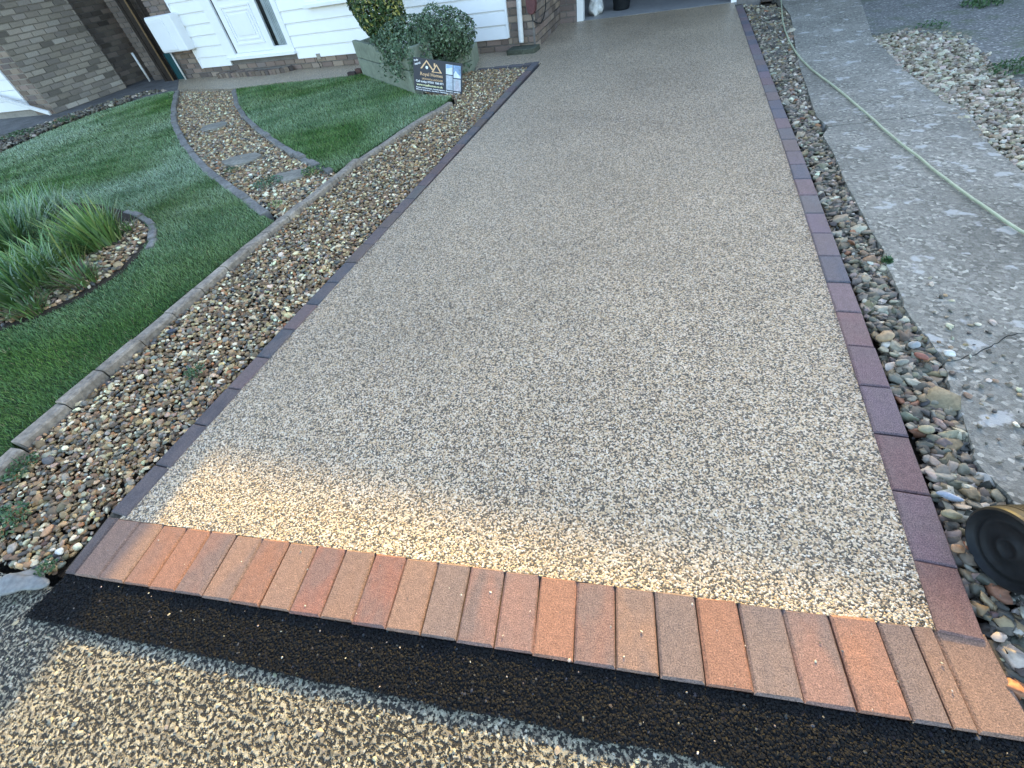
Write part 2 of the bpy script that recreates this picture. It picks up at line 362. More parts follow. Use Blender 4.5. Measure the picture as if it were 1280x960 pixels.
# ------------------------------------------------------------------ geometry of the place
def xl(y): return -1.6774 + .0108 * (y - .2011)                       # inner edge of the left-hand edging
def xr(y): return .7321 - .0085 * max(0., y - 3.2)                     # inner edge of the right-hand edging
def yf(x): return .2242 + .1092 * (x + 1.4027)                         # back edge of the soldier course
FD = np.array([.0255, -.1926]); FD /= np.linalg.norm(FD)              # along a soldier brick, towards the road
HO = np.array([-1.83, 7.0, 0]); HT = np.array([-1, .098, 0]); HT = HT / np.linalg.norm(HT); HN = np.array([-.098, -1, 0]); HN = HN / np.linalg.norm(HN)
UP = np.array([0, 0, 1.])
def H(s, z, out=0.0): return HO + HT * s + HN * out + UP * z
GY = 8.58                                                               # garage front

# ---- ground and structures
S_ = lambda o: tag(o, kind='structure')
a = 160
S_(obj('ground', [(-a, -a, -.13), (a, -a, -.13), (a, a, -.13), (-a, a, -.13)], [(0, 1, 2, 3)], M['earth']))
yard_soil = S_(MB().prism([(-14, -.02), (3.6, -.02), (3.6, 8.5), (-14, 8.5)], -.12, -.045).build('soil', M['soil']))
# road
S_(MB().prism([(-30, -14), (30, -14), (30, 1.0), (2.5, .30), (.9, .24), (-1.75, -.05), (-3, -.12), (-30, -.5)], -.125, -.021).build('road', M['roadbase']))
drive = [(xl(.2) - .02, .19), (xr(.4), .452), (xr(3.2), 3.2), (xr(GY), GY + .02), (-1.57, GY + .02), (-1.83, GY), tuple(HO[:2]), tuple(H(6.6, 0)[:2]), tuple(H(7.45, 0)[:2])]
drive += GP([(222, 112), (250, 111), (290, 111), (340, 104), (400, 98), (452, 94)]) + [(-4.1, 6.62), (-2.60, 6.5), (-2.45, 6.24), (-2.43, 6.14), (-1.56, 6.20)]
driveway = S_(MB().prism(drive, -.10, 0.0).build('driveway', M['resin']))
bed_poly = [(xl(.2) - .2, .02), (.95, .30), (.95, .47), (.84, 8.6), (.70, 8.6), (.70, .44), (-1.60, .17), (-1.60, 6.1), (-1.5, 6.25), (-2.5, 6.2), (-2.5, 6.05), (-1.80, 6.08)]
bedding = MB().prism([(-1.74, .0), (.93, .29), (.93, .47), (-1.77, .22)], -.10, -.011).prism([(xr(.47) + .002, .471), (xr(.47) + .092, .48), (xr(8.5) + .092, 8.5), (xr(8.5) + .002, 8.5)], -.10, -.013)
bedding.prism([(xl(.2) - .084, .2), (xl(.2) - .002, .2), (xl(6.2) - .002, 6.2), (xl(6.2) - .084, 6.2)], -.10, -.013)
bedding.build('joint_bed', M['sand'], driveway)

# paving bricks of the driveway edging
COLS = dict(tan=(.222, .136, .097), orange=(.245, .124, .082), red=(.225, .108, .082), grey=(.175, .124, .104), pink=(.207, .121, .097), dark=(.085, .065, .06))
front = [(-3, 'tan', .2), (-2, 'tan', .15), (-1, 'orange', .35), (0, 'orange', .1), (1, 'pink', .7), (2, 'tan', .5), (3, 'orange', .4), (4, 'tan', .15), (5, 'red', .6), (6, 'tan', .25), (7, 'red', .6),
         (8, 'tan', .2), (9, 'grey', .3), (10, 'pink', .8), (11, 'pink', .5), (12, 'orange', .05), (13, 'pink', .65), (14, 'tan', .6), (15, 'grey', .55), (16, 'orange', .1), (17, 'grey', .75), (18, 'pink', .8), (19, 'orange', .3)]
bm_full = block_mesh('front_brick', .0985, .193, .06, .006)
ang_f = math.atan2(FD[1], FD[0]) + math.pi / 2
def paving(me, cx, cy, rot, col, alpha, z=.003, name='paving_brick'):
    o = link(name, me, driveway, M['paver'], (cx, cy, z + random.uniform(-.0022, .0018)))
    o.rotation_euler = (random.uniform(-.010, .010), random.uniform(-.010, .010), rot + random.uniform(-.006, .006))
    v = random.uniform(.9, 1.1); o.color = (col[0] * v, col[1] * v, col[2] * v, alpha); return o
def front_brick(x0, wdt, me, col, al):
    x = x0 + wdt / 2; y = yf(x); c = np.array([x, y]) + FD * .0965
    paving(me, c[0], c[1], ang_f, COLS[col], al)
bmv = [block_mesh('front_brick' + 'abcde'[k], .0985, .193, .06, .006, .0014) for k in range(5)]
for i, c, al in front: front_brick(-1.4027 + i * .1008, .1008, bmv[(i * 3) % 5], c, al)
front_brick(-1.752, .047, block_mesh('front_brick_half', .045, .193, .06, .006), 'dark', .3)  # half brick coloured darker to deepen the shade at this end
front_brick(.6133, .0705, block_mesh('front_brick_cut', .068, .193, .06, .006), 'grey', .5)
front_brick(.6845, .0425, block_mesh('front_brick_sliver', .041, .193, .06, .0035), 'tan', .2)
front_brick(.7275, .104, block_mesh('front_brick_corner', .1025, .193, .06, .006), 'tan', .1)
bm_side = block_mesh('side_block', .0895, .1985, .06, .005); bm_left = block_mesh('left_block', .0815, .1985, .06, .005); bm_scut = block_mesh('side_block_cut', .0895, .166, .06, .005)
SC = [(.135, .108, .116), (.105, .103, .122), (.155, .108, .112), (.125, .114, .116), (.14, .108, .102), (.10, .10, .12), (.14, .105, .12)]
ydn = [3.2388 - .2019 * k for k in range(14)]
for k in range(-25, 13):
    y = 3.2388 - .2019 * k; yc = y - .101; c = SC[(k * 5 + 3 * (k % 4)) % 7] if yc > 1.6 else ((.150, .098, .105), (.140, .100, .112), (.165, .098, .095))[k % 3]
    paving(bm_side, xr(yc) + .0455, yc, .0085 if yc > 3.2 else 0, c, .4, .006)
paving(bm_scut, xr(.5) + .0455, .532, 0, (.165, .088, .072), .3, .006)
for k in range(30):
    yc = .2011 + .2019 * k + .101; paving(bm_left, xl(yc) - .0412, yc, -.0108, tuple(np.array(SC[(k * 3 + k // 5) % 7]) * (.78, .80, .74)) if k > 2 else (.085, .072, .075), .5, .006)  # first three blocks coloured darker for the shade at the corner
bm_end = block_mesh('end_block', .0815, .1985, .06, .005)
for k in range(4):
    c = np.array([-1.645 - .2 * k, 6.215 - .012 * k]); paving(bm_end, c[0] - .06, c[1] + .0, math.pi / 2 - .08, (.085, .08, .085), .4)

# tarmac strip with its coated chips
tl = [(-1.738, -.14), (-1.56, -.122), (-1.314, -.098), (-1.19, -.082), (-.9, -.052), (-.708, -.036), (-.604, -.018), (-.337, .008), (-.157, .034), (.012, .045), (.142, .066), (.5, .10), (.9, .16), (1.25, .21)]
tu = [(x, yf(x) - .196) for x in np.linspace(.93, -1.72, 14)]
tar_poly = tl + [(1.25, .33)] + [tuple(p) for p in tu]
tarmac = S_(MB().prism(tar_poly, -.115, -.013).build('tarmac_strip', M['binder']))
def densechips(name, poly, size, dens, z, layer, pal, wt, mat, label, cat, sig=.25, flat=.6, sub=1, amp=.3, jit=.15):
    return gravel(name, poly, size, dens, pal, wt, z, layer, flat=flat, mat=mat, sub=sub, amp=amp, label=label, cat=cat, smooth=False, sig=sig, jit=jit)
densechips('tarmac_chips', tar_poly, .0068, 50000, -.008, .004, np.array([(.003, .0035, .004), (.006, .0065, .0075), (.011, .012, .014), (.05, .052, .055)]), np.array([.45, .37, .17, .01]), 'tarchip',
           'coarse black bitumen coated chips of the fresh tarmac strip', 'tarmac')
road_poly = [(-2.9, -.75), (1.3, -.75), (1.25, .20)] + [(x, y - .004) for x, y in tl[::-1]] + [(-1.78, -.10), (-1.78, -.02), (-2.9, -.09)]
densechips('road_chippings', road_poly, .0075, 800, -.018, .003, np.array([(.40, .355, .24), (.32, .285, .20), (.22, .20, .15), (.085, .08, .068)]), np.array([.3, .3, .2, .2]), 'chip',
           'loose cream stone chippings lying on the worn old road surface', 'chippings', sig=.35, flat=.5)
fb = [(-1.72, .17), (.80, .45), (.86, .28), (.5, .02), (-.3, -.03), (-1.66, -.10)]
densechips('grit', fb, .0034, 120, .006, .002, np.array([(.5, .45, .36), (.3, .26, .2), (.12, .11, .1)]), np.array([.4, .35, .25]), 'chip', 'specks of grit swept over the front bricks and the tarmac strip', 'grit', sig=.4, flat=.6)

# left hand gravel bed with its concrete kerb
kl = [(-2.36, -.02), (-2.385, .325), (-2.44, .342), (-2.475, 1.21), (-2.495, 1.84), (-2.488, 2.25), (-2.46, 3.27), (-2.34, 4.1), (-2.19, 4.72), (-2.17, 4.80)]
def along(poly):
    P = np.array(poly); d = np.r_[0, np.cumsum(np.linalg.norm(np.diff(P, axis=0), axis=1))]
    return (lambda s: np.array([np.interp(s, d, P[:, 0]), np.interp(s, d, P[:, 1])])), d[-1]
kerb = thing('garden_kerb', 'row of weathered concrete kerb stones between the lawn and the long gravel bed', 'kerb', (-2.5, 2.4, 0))
def kerbrow(par, poly, step, width, ztop, dep, matname, name='kerb_stone', side=-1, jit=.006, gap=.006):
    f, Ltot = along(poly); s = 0.0
    while s < Ltot - step * .4:
        e = min(s + step * random.uniform(.94, 1.06), Ltot); p, q = f(s + gap / 2), f(e - gap / 2); d = (q - p) / np.linalg.norm(q - p); nrm = np.array([-d[1], d[0]]) * -side
        z = ztop + random.uniform(-jit, jit); j = random.uniform(-jit, jit); dz = random.uniform(-jit, jit) * .5
        w_ = width * random.uniform(.93, 1.05); ch = .008
        V = []
        for (pp, zz) in ((p, z), (q, z + dz)):
            b0 = np.r_[pp + nrm * j, 0]
            for o_, h_ in ((0, -dep), (0, zz - ch), (ch, zz), (w_ - ch, zz), (w_, zz - ch), (w_, -dep)):
                v = b0 + np.r_[nrm * o_, 0]; v[2] = h_; V.append(v)
        Fc = [(0, 1, 2, 3, 4, 5), (11, 10, 9, 8, 7, 6)] + [(k, k + 6, (k + 1) % 6 + 6, (k + 1) % 6) for k in range(6)]
        if side > 0: pass
        obj(name, V, Fc, M[matname], par); s = e
kerbrow(kerb, kl[:2], .20, .074, .046, .06, 'kerb', side=-1)
kerbrow(kerb, kl[2:7], .214, .068, .044, .06, 'kerb', side=-1)
kerbrow(kerb, kl[6:], .30, .062, .036, .06, 'kerb', side=-1)
bed_l = [(xl(y) - .112, y) for y in (.22, 2, 4, 6.13)] + [(-2.42, 6.10), (-2.50, 6.05), (-2.80, 5.36), (-2.60, 5.1), (-2.28, 5.0)] + kl[::-1] + [(-2.36, -.07), (-1.79, -.02)]
gravel('left_gravel', bed_l, .0176, 4800, PAL_WARM, W_WARM, -.004, .022, zf=lambda X, Y: .020 * np.clip((-1.95 - X) / .5, 0, 1) - .006 * np.clip((X + 1.85) / .08, 0, 1), label='warm brown and cream rounded pebbles filling the long bed left of the driveway', amp=.30)
# right hand flint strip
conc_edge = [(985, 8), (1000, 80), (1030, 168), (1062, 235), (1098, 298), (1128, 375), (1152, 412), (1178, 450), (1192, 490), (1215, 560), (1248, 605), (1290, 650)]
ce0 = GP(conc_edge, .012) + [(1.05, .45)]; ce = []
for p, q in zip(ce0[:-1], ce0[1:]):
    for k in range(5): f = k / 5; ce.append((p[0] + (q[0] - p[0]) * f + random.uniform(-.010, .010), p[1] + (q[1] - p[1]) * f))
ce.append(ce0[-1])
bed_r = [(xr(y) + .108, y) for y in (8.4, 3.2, .48)] + [(.85, .30), (1.12, .36)] + ce[::-1]
gravel('flint_strip', bed_r, .026, 3900, PAL_COOL, W_COOL, .004, .026, label='large grey and tan flint pebbles between the edging blocks and the old concrete path', flat=.6, amp=.5, sig=.36)

# old concrete path, three slabs
path = S_(bpy.data.objects.new('concrete_path', None)); COL.objects.link(path); path.location = (1.5, 3, 0)
def jag(p, q, n, amp):
    p, q = np.array(p), np.array(q); r = []
    for k in range(n + 1):
        f = k / n; v = p + (q - p) * f
        if 0 < k < n: v = v + RNG.normal(0, amp, 2)
        r.append(tuple(v))
    return r
cr = GP([(1090, 45), (1130, 86), (1180, 127), (1240, 182), (1290, 222)], .012)
crR = [(1.86, 2.3), (1.9, 1.2), (1.95, .2)]
j1 = jag(ce[4] if False else (1.03, 3.62), (1.83, 3.80), 9, .010)
c_a = tuple(G(1184, 452, .012)[:2]); ck = [c_a, *GP([(1204, 446), (1222, 440), (1240, 431), (1256, 421), (1280, 415)], .012), (1.6, 1.52), (1.88, 1.60)]; crack = []
for p, q in zip(ck[:-1], ck[1:]):
    for k in range(4): f = k / 4; crack.append((p[0] + (q[0] - p[0]) * f, p[1] + (q[1] - p[1]) * f + random.uniform(-.006, .006)))
crack.append(ck[-1])
def dedge(ps, g): return [(x, y + g) for x, y in ps]
top_edge = [p for p in ce if p[1] > 3.68]; mid_edge = [p for p in ce if 1.42 < p[1] < 3.6]; low_edge = [p for p in ce if p[1] < 1.36]
rt = [p for p in cr if p[1] > 3.86]; rm = [p for p in cr if 1.7 < p[1] < 3.75]
slab1 = [(1.22, 8.9)] + top_edge[1:] + dedge(j1, .003) + rt[::-1] + [(1.83, 6.35), (2.20, 8.9)]
slab2 = dedge(j1, -.003) + rm + [(1.86, 2.3), (1.88, 1.605)] + dedge(crack, .0018)[::-1][1:] + mid_edge[::-1]
slab3 = dedge(crack, -.0018) + [(1.9, 1.2), (1.95, -.05), (1.0, -.05)] + low_edge[::-1]
for k, s in enumerate((slab1, slab2, slab3)): MB().prism(s, -.10, .010 - .002 * k).build('concrete_slab', M['concrete'], path)
gravel('strewn_flints', [(1.0, .9), (1.02, 1.5), (1.10, 1.9), (1.22, 1.6), (1.16, 1.0)], .014, 420, PAL_COOL * 1.3, W_COOL, .016, .004, flat=.5, amp=.45, label='small pale stones strewn over the broken edge of the concrete path')
# far right stones and mossy yard
st_poly = [*cr, (1.87, 2.3), (2.35, 2.3), (2.25, 3.2)] + GP([(1290, 118), (1248, 80), (1205, 42), (1140, 36)], .0)
gravel('pale_stone_strip', st_poly, .029, 2800, np.array([.78, .74, .64]) * np.array([(.30, .27, .22), (.40, .36, .30), (.52, .48, .41), (.62, .59, .53), (.20, .17, .13), (.27, .22, .16)]), np.array([.25, .25, .2, .1, .12, .08]), .012, .03,
       label='pale angular stones in a strip beyond the old concrete path', flat=.55, amp=.45, sig=.3)
S_(MB().prism([(2.15, 2.2), (1.87, 2.2), (1.93, -.4), (6.5, -.4), (6.5, 9.2), (1.9, 9.2), (1.68, 6.6), (1.74, 6.05), (2.15, 5.9), (2.36, 5.6), (2.22, 3.9)], -.10, .007).build('yard', M['mossy']))

# hose over the path
hp = [G(*a, .021) for a in ((973, -40), (976, 0), (980, 32), (992, 61), (1012, 84), (1042, 107), (1080, 139), (1112, 168), (1148, 196), (1185, 226), (1225, 254), (1262, 280), (1300, 302), (1350, 330))]
hq = []
for i in range(len(hp) - 1):
    p0, p1, p2, p3 = hp[max(i - 1, 0)], hp[i], hp[i + 1], hp[min(i + 2, len(hp) - 1)]
    for k in range(5):
        t_ = k / 5; hq.append(.5 * (2 * p1 + (p2 - p0) * t_ + (2 * p0 - 5 * p1 + 4 * p2 - p3) * t_ ** 2 + (3 * p1 - p0 - 3 * p2 + p3) * t_ ** 3))
hq = [q + np.array([RNG.normal(0, .0015), RNG.normal(0, .0015), 0]) for q in hq]
tag(MB().tube(hq, .0065, 10).build('hose', M['hose'], smooth=True), 'pale green hose snaking across the old concrete path', 'hose')

# ---- lawns
lawnz = .03
path_l = [(223, 112), (219, 135), (221, 153), (230, 171), (243, 189), (264, 211), (300, 237), (338, 263)]
path_r = [(289, 111), (292, 130), (304, 148), (322, 163), (346, 181), (375, 197), (408, 213)]
PLw = GP(path_l, lawnz); PRw = GP(path_r, lawnz)
kin = [(x - .11, y) for x, y in kl]
lawn_l = [(x - .10, y - .01) for x, y in PLw] + [(-2.60, 2.25), (-2.61, 1.84), (-2.59, 1.21), (-2.55, .342), (-2.50, .33), (-2.48, -.02), (-6, -.30), (-9.5, 0.5), (-10.2, 3.2)] + GP([(0, 190), (60, 163), (120, 140), (180, 121)], lawnz)
lawn_r = [(x + .08, y + .01) for x, y in PRw] + [(-2.57, 3.27), (-2.45, 4.1), (-2.29, 4.75)] + [(-2.30, 5.0), (-2.80, 5.19), (-4.32, 6.50)] + GP([(400, 101), (340, 107), (300, 112)], 0.0)
bed_px = [(185, 284), (184, 298), (172, 318), (152, 338), (125, 356), (90, 376), (50, 394), (0, 411), (-70, 430)]
bed_top = [(-70, 285), (0, 268), (40, 258), (90, 252), (130, 255), (158, 264), (176, 274)]
bed_g = GP(bed_px, lawnz) + GP(bed_top, lawnz)
def grid_lawn(name, poly, hole=None):
    b = MB().prism(poly, -.06, lawnz - .012); return b
for nm, poly in (('lawn_soil', lawn_l), ('lawn_soil', lawn_r)):
    S_(MB().prism(poly, -.06, .012).build(nm, M['turfbase']))
S_(MB().prism(bed_g, -.03, .022).build('planting_soil', M['soil']))
def smooth_noise(X, Y, sc, seed):
    r = np.random.default_rng(seed); v = np.zeros(len(X))
    for k in range(7):
        th = r.uniform(0, 6.28); f = sc * r.uniform(.5, 2.2); v += np.sin((X * math.cos(th) + Y * math.sin(th)) * f + r.uniform(0, 6.28))
    return v / 7 ** .5
def grass(name, poly, dens_fn, label, excl=(), hh=(.012, .027), dew=1.0):
    X, Y = fill(poly, 15000, excl); d = np.hypot(X, Y); keep = RNG.random(len(X)) < np.clip(dens_fn(d), 0, 1); X, Y, d = X[keep], Y[keep], d[keep]; n = len(X)
    dx, dy = np.cos(RNG.uniform(0, 6.28, n)), np.sin(RNG.uniform(0, 6.28, n)); th = RNG.uniform(0, 6.28, n)
    h = RNG.uniform(*hh, n); wd = np.clip(.0011 * (d / 2.2) ** .8, .0014, .006); ln = h * RNG.uniform(.2, 1.0, n); la = RNG.uniform(0, 6.28, n)
    ax, ay = np.cos(th) * wd, np.sin(th) * wd; lx, ly = np.cos(la) * ln, np.sin(la) * ln
    z0 = np.full(n, .010)
    V = np.stack([np.stack([X - ax, Y - ay, z0], 1), np.stack([X + ax, Y + ay, z0], 1), np.stack([X + ax * .8 + lx * .45, Y + ay * .8 + ly * .45, z0 + h * .62], 1), np.stack([X - ax * .8 + lx * .45, Y - ay * .8 + ly * .45, z0 + h * .62], 1), np.stack([X + lx, Y + ly, z0 + h], 1)], 1)
    me = bpy.data.meshes.new(name); me.vertices.add(5 * n); me.vertices.foreach_set('co', V.astype(np.float32).ravel())
    b = np.arange(n)[:, None] * 5; loops = np.concatenate([b + np.array([[0, 1, 2, 3]]), b + np.array([[3, 2, 4]])], 1).ravel()
    me.loops.add(7 * n); me.loops.foreach_set('vertex_index', loops.astype(np.int32))
    me.polygons.add(2 * n); st = (np.arange(n)[:, None] * 7 + np.array([[0, 4]])).ravel(); me.polygons.foreach_set('loop_start', st.astype(np.int32))
    me.polygons.foreach_set('loop_total', np.tile([4, 3], n).astype(np.int32)); me.update(calc_edges=True)
    base = np.array([.105, .198, .032]); yel = np.array([.19, .22, .05]); dk = np.array([.050, .125, .028]); dewc = np.array([.42, .50, .37])
    a_ = smooth_noise(X, Y, 3.0, 5); q_ = smooth_noise(X, Y, 9.0, 8); wx, wy = X + .35 * smooth_noise(X, Y, 2.0, 21), Y + .35 * smooth_noise(X, Y, 2.0, 22); st_ = .6 * smooth_noise(wx * .5 + wy * .9, wx * 1.8 - wy * 1.3, 1.6, 3) + .6 * smooth_noise(wx, wy, 2.6, 9)
    m1 = np.clip(.5 + .35 * q_ + RNG.normal(0, .3, n), 0, 1)[:, None]
    c = dk * (1 - m1) + base * m1
    ym = np.clip(.06 + .22 * a_, 0, .6)[:, None] * RNG.uniform(.2, 1.0, (n, 1)); c = c * (1 - ym) + yel * ym
    dm = np.clip(.40 + .32 * st_ + .12 * q_, 0, .85) * np.clip((d - 2.7) / 2.0, .10, 1.0) * dew * RNG.uniform(.3, 1.2, n)
    dm = np.clip(dm, 0, .9)[:, None]; c = c * (1 - dm) + dewc * dm
    old = RNG.random(n) < .02; c[old] = (.24, .21, .10)
    c = np.clip(1.15 * c * (1 + RNG.normal(0, .2, (n, 1))), .005, .8)
    at = me.attributes.new('tint', 'FLOAT_COLOR', 'POINT'); at.data.foreach_set('color', np.repeat(np.concatenate([c, np.ones((n, 1))], 1), 5, 0).astype(np.float32).ravel())
    o = link(name, me, None, M['grass']); return tag(o, label, 'grass', kind='stuff')
grass('lawn_grass', lawn_l, lambda d: np.clip(1.15 - (d - 2.5) * .16, .30, 1), 'dewy mown grass of the big lawn round the planting bed', excl=[bed_g])
grass('lawn_grass', lawn_r, lambda d: np.clip(1.1 - (d - 2.5) * .15, .35, 1), 'dewy mown grass of the small triangular lawn before the planter', dew=.75)

# gravel path through the lawn, its edging and stepping stones
gp_poly = PLw + [(-2.59, 2.35), (-2.57, 3.2)] + PRw[::-1]
gp_poly = PLw[:-1] + [(-2.75, 2.42), (-2.565, 2.22), (-2.55, 3.25)] + PRw[::-1][1:]
flags = [((268, 158), .20), ((303, 200), .22), ((362, 221), .17), ((330, 213), .12)]
flagp = []
for (px, py), r_ in flags:
    c = G(px, py, 0); n = 9; flagp.append([(c[0] + r_ * random.uniform(.75, 1.1) * math.cos(k * 6.283 / n), c[1] + r_ * .8 * random.uniform(.75, 1.1) * math.sin(k * 6.283 / n)) for k in range(n)])
gravel('path_gravel', gp_poly, .0225, 2700, PAL_WARM * 1.12, W_WARM, .004, .02, excl=[[(np.mean([q[0] for q in f]) * .95 + x * .05, np.mean([q[1] for q in f]) * .95 + y * .05) for x, y in f] for f in flagp[:3]], label='tan and brown pebbles of the curved garden path between the lawns', amp=.34)
FL = ['flat grey stepping stone farthest up the gravel path near the house', 'flat grey stepping stone midway along the curved gravel path', 'flat grey stepping stone near the kerb end of the gravel path']
for fp, lb in zip(flagp[:3], FL): tag(MB().prism(fp, -.03, .010).build('stepping_stone', M['slate']), lb, 'stepping stone', 'stepping stones in the gravel path')
pe = thing('path_edging', 'curved row of grey edging stones on the left side of the gravel path', 'edging', (*PLw[4], 0))
kerbrow(pe, PLw, .20, .075, .026, .05, 'edgestone', 'edging_stone', side=1, jit=.007)
pe2 = thing('path_edging', 'sunken row of grey edging stones on the right side of the gravel path', 'edging', (*PRw[4], 0))
kerbrow(pe2, PRw, .18, .065, .022, .05, 'edgestone', 'edging_stone', side=-1, jit=.010)

# planting bed: pebbles, edging stones, strap leaved plants
gravel('bed_pebbles', GP([(184, 286), (182, 300), (170, 317), (150, 337), (123, 355), (88, 374), (48, 392), (0, 408), (-30, 416), (-30, 330), (60, 330), (110, 300), (150, 280), (172, 276)], .02), .026, 1700, PAL_WARM * 1.05, W_WARM, .040, .02,
       label='mixed pebbles lying on the soil of the planting bed in the lawn')
be = thing('bed_edging', 'short arc of pale stones edging the tip of the planting bed', 'edging', (*G(178, 290, .03)[:2], 0))
kerbrow(be, GP([(150, 264), (166, 268), (178, 276), (185, 285), (184, 298), (176, 312)], .04),   .15, .055, .034, .05, 'edgestone', 'edging_stone', side=-1, jit=.008)
def blades(mb_V, mb_F, mb_T, base, n, L, spread, wd, cols, droop=.5, lean=(0, 0), seg=5):
    for _ in range(n):
        az = random.uniform(0, 6.283); l = L * random.uniform(.55, 1.1); rr = spread * math.sqrt(random.random()); p = np.array(base, float) + np.array([rr * math.cos(az), rr * math.sin(az), 0])
        az += random.uniform(-.6, .6); tilt = random.uniform(.05, .75); d = np.array([math.cos(az) * math.sin(tilt) + lean[0], math.sin(az) * math.sin(tilt) + lean[1], math.cos(tilt)]); d /= np.linalg.norm(d)
        sdv = np.array([-math.sin(az), math.cos(az), 0]) ; w0 = wd * random.uniform(.6, 1.15); c = np.array(random.choice(cols)) * random.uniform(.75, 1.2); dr = (droop + .15) * random.uniform(.4, 1.4)
        s0 = len(mb_V)
        for k in range(seg + 1):
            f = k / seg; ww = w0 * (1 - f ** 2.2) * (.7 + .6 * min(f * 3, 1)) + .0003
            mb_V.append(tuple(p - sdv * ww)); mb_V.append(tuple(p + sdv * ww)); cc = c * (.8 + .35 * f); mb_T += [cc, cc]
            d = d + np.array([math.cos(az) * .25, math.sin(az) * .25, -1]) * dr / seg * (.4 + f); d /= np.linalg.norm(d); p = p + d * l / seg
            p[2] = max(p[2], base[2] - .01)
        for k in range(seg): q = s0 + 2 * k; mb_F.append((q, q + 1, q + 3, q + 2))
def tinted(name, V, Fc, T, mat, parent=None, smooth=False):
    o = obj(name, V, Fc, mat, parent, smooth); at = o.data.attributes.new('tint', 'FLOAT_COLOR', 'POINT')
    at.data.foreach_set('color', np.concatenate([np.clip(np.array(T), 0, .9), np.ones((len(V), 1))], 1).astype(np.float32).ravel()); return o
GR = [(.13, .24, .065), (.08, .17, .045), (.12, .22, .06), (.18, .26, .08), (.06, .13, .04)]; YG = [(.22, .32, .09), (.30, .36, .12), (.12, .22, .06)]
BR = [(.14, .12, .07), (.18, .15, .09), (.10, .11, .06)]; BG = [(.16, .26, .14), (.25, .33, .20), (.09, .17, .08), (.13, .22, .11), (.20, .28, .16)]
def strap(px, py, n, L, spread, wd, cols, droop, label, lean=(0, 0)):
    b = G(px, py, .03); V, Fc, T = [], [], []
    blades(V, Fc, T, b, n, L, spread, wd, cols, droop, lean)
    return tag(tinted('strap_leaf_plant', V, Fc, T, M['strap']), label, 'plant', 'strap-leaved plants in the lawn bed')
strap(128, 305, 260, .34, .15, .0055, YG + GR[:2], .55, 'bright yellow green strap-leaved clump at the tip of the planting bed', (-.25, .1))
strap(95, 300, 90, .24, .10, .0045, BR, .9, 'withered brown stemmed clump below the bright yellow green one', (.2, -.1))
strap(20, 318, 420, .42, .24, .006, BG + GR, .7, 'big blue green arching clump at the left end of the planting bed', (.25, 0))
strap(28, 368, 420, .30, .24, .005, BG + GR, .95, 'low drooping green clump at the front left of the planting bed', (.15, -.1))
strap(-50, 345, 260, .40, .22, .006, GR, .7, 'dark green arching clump running out of the left edge of the photo')
strap(104, 354, 150, .17, .11, .004, GR + BR, 1.2, 'small straggly green tuft at the front edge of the planting bed')
strap(40, 392, 110, .14, .08, .0035, BR + GR, 1.3, 'thin withered tuft nearest the front edge of the planting bed')
strap(70, 335, 300, .26, .22, .005, GR + YG, .95, 'spreading mid green clump in the middle front of the planting bed')
strap(60, 285, 260, .32, .20, .005, GR + BG, .8, 'mid green clump at the back of the planting bed')
strap(160, 290, 50, .13, .06, .003, BR + GR, 1.1, 'wispy grey green tuft beside the pale edging stones of the bed')
def leafcloud(V, Fc, T, pts, nrm, size, cols, jit=.8, asp=.55):
    for p, n in zip(pts, nrm):
        n = n + RNG.normal(0, jit, 3); n /= np.linalg.norm(n); a = np.cross(n, RNG.normal(0, 1, 3)); a /= np.linalg.norm(a); b = np.cross(n, a)
        s = size * RNG.uniform(.6, 1.25); c = np.array(cols[RNG.integers(len(cols))]) * RNG.uniform(.7, 1.3); k = len(V)
        V += [tuple(p - a * s * .5), tuple(p + b * s * asp * .5 + n * s * .10), tuple(p + a * s * .5), tuple(p - b * s * asp * .5 + n * s * .10)]
        Fc += [(k, k + 1, k + 2), (k, k + 2, k + 3)]; T += [c] * 4
def weed(px, py, r, n, cols, label, size=.02, h=.04, z=.01):
    b = G(px, py, z); pts = []; nr = []
    for _ in range(n):
        a_, rr = random.uniform(0, 6.28), r * math.sqrt(random.random()); pts.append(b + np.array([rr * math.cos(a_), rr * math.sin(a_), random.uniform(0, h) * (1 - .6 * rr / r)])); nr.append(np.array([0, 0, 1.]))
    V, Fc, T = [], [], []; leafcloud(V, Fc, T, pts, nr, size, cols, .7)
    blades(V, Fc, T, b, n // 12, h * 1.6, r * .7, .002, cols, .8, seg=3)
    return tag(tinted('weed', V, Fc, T, M['leaf']), label, 'weed', 'weeds growing in the gravel')
DG = [(.035, .085, .03), (.05, .11, .04), (.07, .13, .05)]
weed(72, 308, .42, 900, [(.035, .075, .025), (.05, .10, .035), (.08, .13, .045)], 'broad-leaved green ground cover in the middle of the planting bed', .06, .12, .03)['group'] = 'leafy plants in the lawn bed'
weed(26, 584, .07, 200, DG, 'dark green weed against the corner of the kerb stones', .016, .035)
weed(6, 655, .09, 260, DG, 'mossy green weed patch at the lower left edge of the gravel', .016, .03)
weed(60, 708, .035, 90, DG, 'small dark weed behind the rough pale lump of concrete', .013, .025)
weed(244, 465, .05, 110, DG, 'little green weed in the middle of the long gravel bed', .016, .025)
weed(336, 228, .13, 200, [(.05, .12, .06), (.09, .17, .09)], 'bluish green weed near the foot of the gravel path', .022, .035)
weed(392, 214, .12, 200, DG + YG[:1], 'green weed beside the right edging of the gravel path', .022, .035)
weed(345, 256, .06, 100, YG + BR, 'yellowing weed in the corner of path edging and kerb', .016, .035)
weed(290, 213, .07, 90, DG, 'dark green weed beside the middle stepping stone', .018, .03)
weed(516, 152 - 8, .05, 80, DG, 'green weed under the lower edge of the sign', .018, .03)
